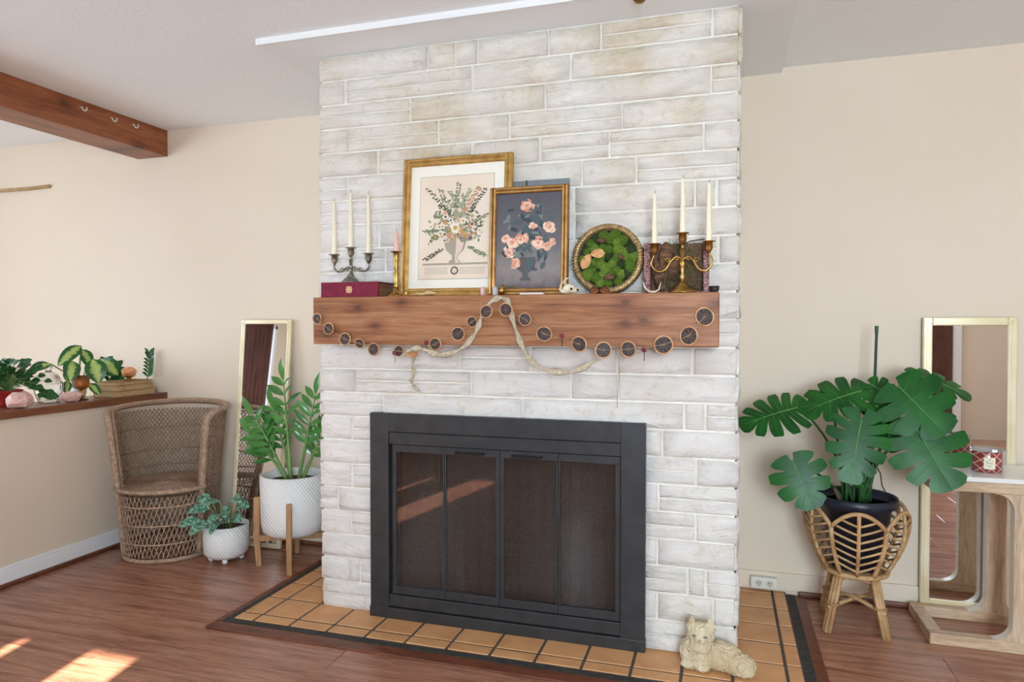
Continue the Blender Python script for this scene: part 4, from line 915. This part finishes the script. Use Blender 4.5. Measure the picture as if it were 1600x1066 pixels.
pts.insert(6, Vector((-1.151 + .82, -.034, 1.146 - 1.25)))
MB().tube(pts, .0011, 5).build('twine', tw, gl)
m = MB(); m.M = Matrix.Translation((-1.150 + .82, -.034, 1.142 - 1.25)) @ Matrix.Rotation(.35, 4, 'X') @ Matrix.Rotation(.15, 4, 'Y')
m.lathe([(0, -.003), (.021, -.003), (.022, 0), (.021, .003), (0, .003)], 20).build('tipped_slice', rind, gl, smooth=True)
rosem = mat('dried_rose', C(150,62,72), C(110,44,50), .8, nscale=60)
for x, z, c_ in ((-1.243, 1.145, 0), (-1.108, 1.185, 1), (-.566, 1.215, 1), (-.268, 1.166, 1)):
    b_ = MB().ball((x + .82, -.004, z - 1.25), (.009, .008, .009), 8, 6, jit=.2, seed=int(z*999)).build('rosebud', rosem, gl)
    MB().tube([(x + .82, -.004, z - 1.25), (x + .822, -.003, z - 1.275), (x + .82, -.003, z - 1.29)], .0014, 5).build('stalk', g2 if not c_ else wick, b_)
# gauze strip knotted over a crystal on the mantel edge
gz = mat('gauze', C(214,200,176), C(184,166,136), .95, nscale=70, bscale=160, bstr=.9)
def ribbon(name, label, pts, w, twist=.8, th=.004):
    P = [Vector(p) for p in pts]; sm_ = []; N = len(P)
    for i in range(N - 1):
        p0, p1, p2, p3 = P[max(i - 1, 0)], P[i], P[i + 1], P[min(i + 2, N - 1)]
        for q in range(6):
            u = q/6; sm_.append(.5*((2*p1) + (p2 - p0)*u + (2*p0 - 5*p1 + 4*p2 - p3)*u*u + (3*p1 - p0 - 3*p2 + p3)*u**3))
    sm_.append(P[-1]); m = MB(); vs = []; fs = []; K = 8
    for i, p in enumerate(sm_):
        t = (sm_[min(i + 1, len(sm_) - 1)] - sm_[max(i - 1, 0)]).normalized(); s = t.cross(Vector((0, 1, 0))).normalized(); nn = Vector((0, -1, 0))
        wd = w*(.75 + .3*math.sin(i*.8))*(1 if 2 < i < len(sm_) - 3 else .6)
        for k in range(K):
            a = 2*PI*k/K; u = math.cos(a)*wd/2; d = math.sin(a)*th + .003*math.sin(k*2.5 + i*1.3)
            vs.append(p + s*u + nn*d)
    for i in range(len(sm_) - 1):
        for k in range(K): fs.append((i*K + k, i*K + (k + 1) % K, (i + 1)*K + (k + 1) % K, (i + 1)*K + k))
    fs += [tuple(range(K)), tuple((len(sm_) - 1)*K + k for k in range(K))]
    return m.add(vs, fs).build(name, gz, None, smooth=True)
gy = 2.464
o = ribbon('gauze_ribbon', '', [(-1.20, gy, 1.135), (-1.165, gy, 1.160), (-1.125, gy, 1.163), (-1.07, gy, 1.145), (-1.03, gy, 1.139), (-.955, gy, 1.165), (-.905, gy, 1.215), (-.885, gy, 1.255), (-.868, gy, 1.30), (-.835, gy, 1.343), (-.795, gy - .002, 1.357),
     (-.768, gy, 1.34), (-.758, gy, 1.298), (-.735, gy, 1.226), (-.706, gy, 1.16), (-.665, gy, 1.108), (-.585, gy, 1.082), (-.509, gy, 1.088), (-.434, gy, 1.131)], .024)
tag(o, 'long crinkled beige gauze ribbon draped over the mantel front', 'ribbon')
o = ribbon('gauze_tail', '', [(-1.158, gy + .012, 1.15), (-1.165, gy + .012, 1.10), (-1.160, gy + .012, 1.06), (-1.172, gy + .012, 1.035), (-1.158, gy + .012, 1.01), (-1.135, gy + .012, .995)], .016)
tag(o, 'short frayed gauze tail knotted under the mantel', 'ribbon')
tag(MB().tube([(-.358, 2.482, 1.166), (-.357, 2.49, 1.10), (-.361, 2.5, 1.04), (-.366, 2.5, .955)], .0013, 5).build('loose_string', tw), 'single loose string hanging below the mantel', 'string')
tag(MB().lathe([(.009, 0), (.011, .012), (.009, .028), (0, .036)], 6).build('clear_crystal', mat('smoky_crystal', C(190,184,196), None, .2), loc=(-.832, 2.499, MZ)), 'small grey crystal where the ribbon crosses the mantel edge', 'crystal')

# ================================================================ RIGHT SIDE
# console table: marble top, wooden apron, rectangular foot frame, two flared pedestal boards
mango = wood('mango_wood', C(206,176,146), C(220,194,166), C(172,138,108), (10, 10, 1.4), .5, False, .15)
mangoh = wood('mango_wood_rail', C(202,170,138), C(218,190,160), C(168,132,102), (1.6, 10, 10), .5, False, .15)
marble = mat('white_marble', C(240,238,236), C(214,210,206), .15, nscale=5, lo=.5, hi=.85, detail=6)
tb = thing('console_table', 'wooden pedestal console table with white marble top', 'table', (1.10, 3.215, 0))
y0, y1 = -.165, .165
MB().box(-.335, .335, y0, y1, .650, .668).build('marble_top', marble, tb, bevel=.003)
MB().box(-.315, .315, y0 + .01, y1 - .01, .608, .650).build('apron', mangoh, tb, bevel=.003)
for a, b_ in ((y0, y0 + .045), (y1 - .045, y1)): MB().box(-.315, .315, a, b_, 0, .045).build('foot_rail', mangoh, tb, bevel=.004)
for s in (-1, 1): MB().box(s*.315 - (.05 if s > 0 else 0), s*.315 + (0 if s > 0 else .05), y0 + .045, y1 - .045, 0, .045).build('side_rail', mango, tb, bevel=.004)
edge = mat('pale_edge', C(232,222,206), None, .5)  # light caught on the curved board edges, put into the colour
for yc in (y0 + .0225, y1 - .0225):
    prof = []; hw = .036; fr = .062; n = 7
    right = [(hw + fr, .045)] + [(hw + fr - fr*math.sin(t), .045 + fr - fr*math.cos(t)) for t in [PI/2*i/n for i in range(1, n + 1)]] + [(hw + fr - fr*math.cos(t), .608 - fr + fr*math.sin(t)) for t in [PI/2*i/n for i in range(0, n)]] + [(hw + fr, .608)]
    out = right + [(-x, z) for x, z in reversed(right)]; N = len(out)
    vs = [(x, yc - .021, z) for x, z in out] + [(x, yc + .021, z) for x, z in out]
    m = MB(); R2 = len(right)
    for i in range(R2 - 1):
        for o_ in (0, N):
            a, b_, c, d = i, i + 1, N - 2 - i, N - 1 - i; m.add([vs[a + o_], vs[b_ + o_], vs[c + o_], vs[d + o_]], [(0, 1, 2, 3)], 0)
    for i in range(N): m.add([vs[i], vs[(i + 1) % N], vs[(i + 1) % N + N], vs[i + N]], [(0, 1, 2, 3)], 1)
    m.build('pedestal_board', [mango, edge], tb)
# jar candle with tartan wrap and label
jc = thing('jar_candle', 'round red tartan jar candle with cream label on the marble top', 'candle', (1.018, 3.205, .668))
m_, nt, b = base_mat('red_tartan'); tc = nt.nodes.new('ShaderNodeTexCoord'); 
def lines(sc_, rot):
    mp = nt.nodes.new('ShaderNodeMapping'); mp.inputs['Rotation'].default_value = (0, rot, 0); nt.links.new(tc.outputs['Object'], mp.inputs[0])
    wv = nt.nodes.new('ShaderNodeTexWave'); wv.inputs['Scale'].default_value = sc_; nt.links.new(mp.outputs[0], wv.inputs['Vector']); return wv.outputs['Fac']
mxx = nt.nodes.new('ShaderNodeMath'); mxx.operation = 'MAXIMUM'; nt.links.new(lines(13, .8), mxx.inputs[0]); nt.links.new(lines(13, -.8), mxx.inputs[1])
nt.links.new(ramp(nt, mxx.outputs[0], [(.93, C(140,52,46)), (.985, C(214,172,160))]), b.inputs['Base Color']); b.inputs['Roughness'].default_value = .25; b.inputs['Coat Weight'].default_value = .6
MB().lathe([(.050, 0), (.0545, .004), (.0545, .078), (.052, .082), (.048, .082), (.047, .07), (0, .07)], 40).build('jar', m_, jc, smooth=True)
MB().lathe([(.053, .082), (.056, .084), (.056, .092), (.05, .094), (0, .094)], 36).build('lid', mat('clear_lid', C(220,214,214), None, .1, trans=.7), jc, smooth=True)
lbm = mat('cream_label', C(240,232,206), None, .7); a0 = math.radians(-97); hw = .36
lb2 = MB(); vs = []; fs = []
for i in range(9):
    a = a0 - hw + 2*hw*i/8
    for z in (.016, .062): vs.append((.0552*math.cos(a), .0552*math.sin(a), z))
for i in range(8): fs.append((2*i, 2*i + 2, 2*i + 3, 2*i + 1))
lo = lb2.add(vs, fs).build('label', lbm, jc)
tx = MB()
for k, (w_, z) in enumerate(((.16, .053), (.24, .044), (.20, .037), (.12, .027))):
    n = 6
    for i in range(n):
        if rnd.random() < .15: continue
        a, c = a0 - w_ + 2*w_*i/n, a0 - w_ + 2*w_*(i + .75)/n
        tx.add([(.0555*math.cos(a), .0555*math.sin(a), z), (.0555*math.cos(c), .0555*math.sin(c), z), (.0555*math.cos(c), .0555*math.sin(c), z + .003), (.0555*math.cos(a), .0555*math.sin(a), z + .003)], [(0, 1, 2, 3)])
tx.build('lettering', mat('label_ink', C(150,120,96), None, .8), lo)
# duplex outlet on the skirting
ol = thing('wall_outlet', 'cream surface mounted wall outlet beside the chimney', 'outlet', (.19, 3.405, .055))
om = mat('cream_plastic', C(228,224,212), None, .4)
MB().box(-.060, .060, -.022, .022, -.026, .026).build('box', om, ol, bevel=.006)
for x in (-.024, .024):
    m = MB(); m.M = Matrix.Translation((x, -.022, 0)) @ Matrix.Rotation(PI/2, 4, 'X'); f_ = m.lathe([(.0, .002), (.016, .002), (.017, -.001)], 20, caps=False).build('socket_face', mat('socket_cream', C(214,208,194), None, .4) if x < 0 else bpy.data.materials['socket_cream'], ol)
    MB().box(x - .007, x - .004, -.0255, -.023, -.001, .008).box(x + .004, x + .007, -.0255, -.023, -.001, .008).box(x - .002, x + .002, -.0255, -.023, -.010, -.006).build('slots', wick, f_)
# ---------------------------------------------------------------- rattan stand with pot
rt = mat('rattan', C(206,168,122), C(176,134,90), .5, nscale=14, bscale=60, bstr=.2); rt2 = mat('rattan_binding', C(190,148,102), C(160,118,78), .6, nscale=80, bscale=90, bstr=.4)
bs = thing('rattan_plant_stand', 'rattan plant stand with petal shaped basket and splayed legs', 'plant stand', (.535, 3.165, 0))
def br(z): # basket radius
    u = (z - .235)/.27; return .118 + .078*math.sin(min(max(u, 0), 1)*PI*.62)
ph0 = math.radians(-96)
def bp(a, z, dr=0): r = br(z) + dr; return Vector((r*math.cos(a), r*math.sin(a), z))
MB().lathe([(0, .232), (.115, .232), (.12, .238), (.115, .244), (0, .244)], 40).build('basket_floor', rt2, bs, smooth=True)
MB().tube([bp(2*PI*i/40, .236) for i in range(40)], .011, 8, closed=True).build('bottom_ring', rt, bs, smooth=True)
NP = 6
for k in range(NP):
    c = ph0 + 2*PI*k/NP; hw = PI/NP
    top = lambda t: .445 + .065*(math.cos(t*PI/2))**.8            # arch height, t in -1..1
    po = MB().tube([bp(c + hw*t, max(top(t), .44)) for t in [-1 + 2*i/16 for i in range(17)]], .0085, 8).build('petal_arch', rt, bs, smooth=True)
    MB().tube([bp(c, .24 + (top(0) - .24)*i/8) for i in range(9)], .0075, 8).build('spine', rt, po, smooth=True)
    MB().tube([bp(c + hw, .24 + (.445 - .24)*i/8) for i in range(9)], .009, 8).build('post', rt, po, smooth=True)
    for s in (-1, 1):
        for q in range(7):
            zi = .262 + q*.033; zo = zi + .035
            pts = []
            for i in range(6):
                t = i/5; z = zi + (zo - zi)*t
                if z < top(t*.98) - .004: pts.append(bp(c + s*hw*t, z, .001))
            if len(pts) > 2: MB().tube(pts, .0048, 6).build('slat', rt, po, smooth=True)
feet = [(-.127, -.118), (.10, -.133), (.132, .144), (-.114, .119)]
for fx, fy in feet:
    d = Vector((fx, fy, 0)).normalized(); sd_ = Vector((-d.y, d.x, 0))
    for j, off in enumerate((-.013, .0, .013)):
        top_ = d*.098 + sd_*off*1.0 + Vector((0, 0, .236)); bot = Vector((fx, fy, 0)) + sd_*off - d*(.0 if j == 1 else .006)
        lo_ = MB().tube([bot + (top_ - bot)*t for t in (0, .5, 1)], .0088, 8).build('leg', rt, bs, smooth=True)
        if j == 1: MB().tube([top_*.55 + bot*.45 + (d*math.cos(a)*.019 + sd_*math.sin(a)*.026) + Vector((0, 0, -.02 + .004*(a/6))) for a in [i*.5 for i in range(26)]], .003, 5).build('binding', rt2, lo_, smooth=True)
for i in (0, 1):
    a = Vector((*feet[i], 0))*.93; b_ = Vector((*feet[i + 2], 0))*.93
    MB().tube([a + Vector((0, 0, .10)), (a + b_)/2 + Vector((0, 0, .108 + .012*i)), b_ + Vector((0, 0, .10))], .008, 8).build('stretcher', rt, bs, smooth=True)
MB().ball((0, 0, .114), (.018, .018, .014), 12, 8).build('stretcher_binding', rt2, bs, smooth=True)
for i in range(4):
    a = Vector((*feet[i], 0)).normalized()*.1; b_ = Vector((*feet[(i + 1) % 4], 0)).normalized()*.1; mid = (a + b_)/2
    MB().tube([a*1.1 + Vector((0, 0, .14)), a*1.02 + (b_ - a)*.1 + Vector((0, 0, .205)), mid + Vector((0, 0, .226)), b_*1.02 + (a - b_)*.1 + Vector((0, 0, .205)), b_*1.1 + Vector((0, 0, .14))], .006, 7).build('arch_brace', rt, bs, smooth=True)
npm = mat('navy_plastic', C(38,44,58), C(30,34,46), .35, nscale=8)
np_ = thing('navy_pot', 'dark navy plastic nursery pot in the rattan stand', 'planter', (.535, 3.165, .246))
MB().lathe([(.085, 0), (.095, .004), (.135, .255), (.152, .262), (.157, .268), (.157, .30), (.152, .302), (.149, .29), (.146, .262)], 40).build('pot', npm, np_, smooth=True)
MB().lathe([(0, .262), (.146, .262)], 32, caps=False).build('soil', mat('dark_soil', C(54,44,40), C(34,30,30), .9, nscale=60, bscale=70, bstr=.8), np_)
# ---------------------------------------------------------------- monstera
mg = mat('monstera_leaf', C(32,98,32), C(18,72,26), .36, nscale=9, rand=True, spec=.3)
mg2 = mat('monstera_petiole', C(58,104,54), C(40,80,42), .4, nscale=10)
vein = mat('leaf_vein', C(108,156,84), None, .4)
mon = thing('monstera_plant', 'large split leaf monstera in the navy pot', 'plant', (.535, 3.165, .508)); MO = Vector((.535, 3.165, .508))
mg_v = mat('side_vein', C(66,132,58), None, .45)
def monstera_leaf(parent, base, tip, width, nrm, splits=5, depth=.45, droop=.12, seed=0):
    """heart shaped leaf whose margin is cut into finger lobes"""
    rr = random.Random(seed); base = Vector(base); tip = Vector(tip); d = tip - base; L = d.length; dn = d.normalized()
    side = dn.cross(Vector(nrm)).normalized(); nn = side.cross(dn).normalized(); m = MB(); W = width/2; ribs = []
    # outline half-width as function of angle-like parameter u: 0 (back of the heart) .. 1 (tip)
    def margin(u):
        a = PI*(1.0 - u)                       # polar angle from tip direction
        yv = .36 + .60*math.cos(a) - .10*math.sin(a)**2 + (.04 if u > .9 else 0)
        xv = math.sin(a)**.8*(1 - .12*u) if 0 < u < 1 else 0
        return xv*W, (yv + .06)*L
    def pt(x, yv, s):
        r2 = (x/W)**2; t = yv/L
        return base + dn*yv + side*(s*x) + nn*(-droop*L*(t*t) - .16*W*r2 + .05*W*abs(x)/W)
    for s in (-1, 1):
        for k in range(splits):
            u0 = .10 + .90*k/splits; u1 = .10 + .90*(k + 1)/splits; u0 = 0.02 if k == 0 else u0
            gap = .15*(u1 - u0) if splits > 1 else 0; cut = min(.82, depth*rr.uniform(1.0, 1.4))
            i0, i1 = max(0, (u0 - .1)*.88), max(.0, (u1 - .1)*.88)          # positions on the midrib
            rows = []; NR = 9; NC = 4
            for i in range(NR + 1):
                q = i/NR; row = []
                g_ = gap*math.sqrt(max(0, (q - (1 - cut))/cut)) if q > 1 - cut else 0
                g2_ = g_ + (.5*(u1 - u0)*.22*max(0, q - .82)/.18 if splits > 1 else 0)
                for j in range(NC + 1):
                    t = j/NC; ua = u0 + (g2_ if k > 0 else 0); ub = u1 - (g2_ if k < splits - 1 else 0)
                    mx_, my_ = margin(ua + (ub - ua)*t); ry = (i0 + (i1 - i0)*t)*L
                    if k == splits - 1 and t == 1: ry = .88*L
                    qq = q; bow = .03*L*math.sin(q*PI)
                    row.append(pt(mx_*qq, ry + (my_ - ry)*qq + bow*(0 if k == splits - 1 else .6), s))
                rows.append(row)
            vs = [p for r_ in rows for p in r_]; fs = []
            for i in range(NR):
                for j in range(NC):
                    a = i*(NC + 1) + j; fs.append((a, a + 1, a + NC + 2, a + NC + 1))
            m.add(vs, fs); mc = NC//2; ribs.append([rows[i][mc] + nn*.0008 for i in range(NR)])
    o = m.build('leaf', mg, parent, smooth=True)
    vm = MB()
    for rb_ in ribs: vm.tube(rb_, [.0012*(1 - .8*i/len(rb_)) for i in range(len(rb_))], 4, caps=False)
    vm.build('side_veins', mg_v, o, smooth=True)
    MB().tube([pt(0, L*t, 1) + nn*.0012 for t in [i/8*.95 for i in range(9)]], [.0026*(1 - .8*i/8) for i in range(9)], 5).build('midrib', vein, o, smooth=True)
    return o
LV = [((.306,3.08,.915), (.078,3.02,.855), .27, (.05,-.55,.85), 6, .6, .10), ((.274,3.0,.702), (.345,2.95,.535), .245, (-.1,-.95,.35), 4, .5, .06),
      ((.545,3.12,.985), (.325,3.02,.93), .25, (.1,-.6,.8), 5, .55, .16), ((.525,3.0,.885), (.475,2.93,.655), .25, (0,-.95,.4), 6, .6, .06),
      ((.665,3.04,1.01), (.80,2.96,.855), .30, (-.25,-.85,.55), 4, .5, .08), ((.71,3.0,.868), (.815,2.92,.655), .315, (-.1,-.95,.35), 5, .6, .06),
      ((.745,3.18,1.055), (.935,3.12,1.0), .17, (0,-.45,.9), 5, .5, .18), ((.585,3.16,1.01), (.68,3.12,.95), .16, (0,-.7,.7), 4, .5, .1), ((.60,3.10,.92), (.66,3.06,.76), .17, (.3,-.9,.3), 3, .4, .06),
      ((.51,3.06,.632), (.545,3.03,.605), .045, (0,-.7,.7), 1, .1, .05), ((.43,3.17,.975), (.36,3.12,.93), .12, (0,-.5,.85), 3, .4, .1)]
for i, (b_, t, wd, nr, spn, dp, dr_) in enumerate(LV):
    b_ = Vector(b_) - MO; t = Vector(t) - MO; root = Vector((.02*math.cos(i*2.1) + (.02 if b_.x > .05 else -.03), .02*math.sin(i*2.1), .0))
    c1 = root + Vector((b_.x*.25, b_.y*.2, b_.z*.6))
    pts = [root*(1 - u)**2 + c1*2*u*(1 - u) + b_*u*u for u in [j/9 for j in range(10)]]
    so = MB().tube(pts, [.0075 - .0035*j/9 for j in range(10)] if i != 9 else .002, 7).build('petiole', mg2, mon, smooth=True)
    monstera_leaf(so, b_, t, wd, nr, spn, dp, dr_, i)
MB().tube([(.03, .0, 0), (.02, -.02, .05), (.035, -.01, .12), (.05, .0, .25), (.045, .02, .36)], [.017, .016, .013, .011, .008], 9).build('main_stem', mg2, mon, smooth=True)
MB().tube([(.05, .0, .2), (.085, -.03, .14), (.09, -.04, .09), (.1, -.05, .07)], .003, 5).build('aerial_root', mat('root_brown', C(110,84,62), None, .8), mon, smooth=True)
MB().tube([(-.06, -.03, 0), (-.075, -.035, .04), (-.09, -.04, .07)], [.010, .008, .005], 7).build('aerial_root', bpy.data.materials['root_brown'], mon, smooth=True)
stk = tag(MB().tube([(.600, 3.222, .505), (.622, 3.245, 1.242)], .0058, 8).lathe([(.0075, 0), (.0075, .03)], 10, c=(.6215, 3.2443, 1.222)).build('plant_stake', mat('green_stake', C(44,72,62), None, .4), smooth=False), 'thin dark green plant stake standing in the navy pot', 'stake')
# ---------------------------------------------------------------- plaster cat lying on the hearth
cream = mat('cream_plaster', C(228,212,180), C(206,184,146), .75, nscale=9, bscale=42, bstr=1, bdist=.014, vscale=(1.8, 1.8, .8))
ct = thing('cat_figurine', 'cream plaster cat figurine lying on the hearth tiles', 'figurine', (-.045, 2.575, .0148), rz=math.radians(-4))
m = MB()
m.ball((-.038, -.008, .052), (.062, .048, .062), 18, 12)                 # chest
m.ball((.045, .005, .045), (.080, .052, .052), 18, 12)                  # body
m.ball((.105, -.012, .034), (.062, .046, .040), 18, 12)                 # haunch and tail curl
m.ball((.125, -.028, .022), (.040, .028, .024), 14, 10)
m.ball((-.025, -.02, .126), (.049, .04, .041), 18, 12)                # head
m.ball((-.022, -.052, .116), (.020, .014, .013), 12, 8)                 # muzzle
m.ball((-.062, -.035, .018), (.032, .024, .018), 12, 8); m.ball((-.015, -.042, .016), (.030, .022, .016), 12, 8)   # front paws
m.ball((-.03, -.026, .088), (.052, .036, .036), 12, 8)                      # ruff
for x in (-.055, .007): m.lathe([(.022, 0), (.014, .02), (.002, .042)], 10, c=(x, -.02, .146))  # ears
m.v = [(x, y_, max(z, 0)) for x, y_, z in m.v]
o = m.build('body', cream, ct, smooth=True); r_ = o.modifiers.new('remesh', 'REMESH'); r_.mode = 'VOXEL'; r_.voxel_size = .003; r_.use_smooth_shade = True
s_ = o.modifiers.new('smooth', 'SMOOTH'); s_.iterations = 4; s_.factor = .5
tx_ = bpy.data.textures.new('fur', 'CLOUDS'); tx_.noise_scale = .009; tx_.noise_depth = 2
dm = o.modifiers.new('fur', 'DISPLACE'); dm.texture = tx_; dm.strength = .011; dm.mid_level = .5
eye = mat('cat_eye', C(120,124,112), None, .4); ns = mat('cat_nose', C(190,150,124), None, .6)
for x in (-.043, -.004): MB().ball((x, -.0565, .131), (.008, .004, .0045), 10, 6).build('eye', eye, ct, smooth=True)
MB().ball((-.023, -.068, .120), (.006, .004, .004), 10, 6).build('nose', ns, ct, smooth=True)
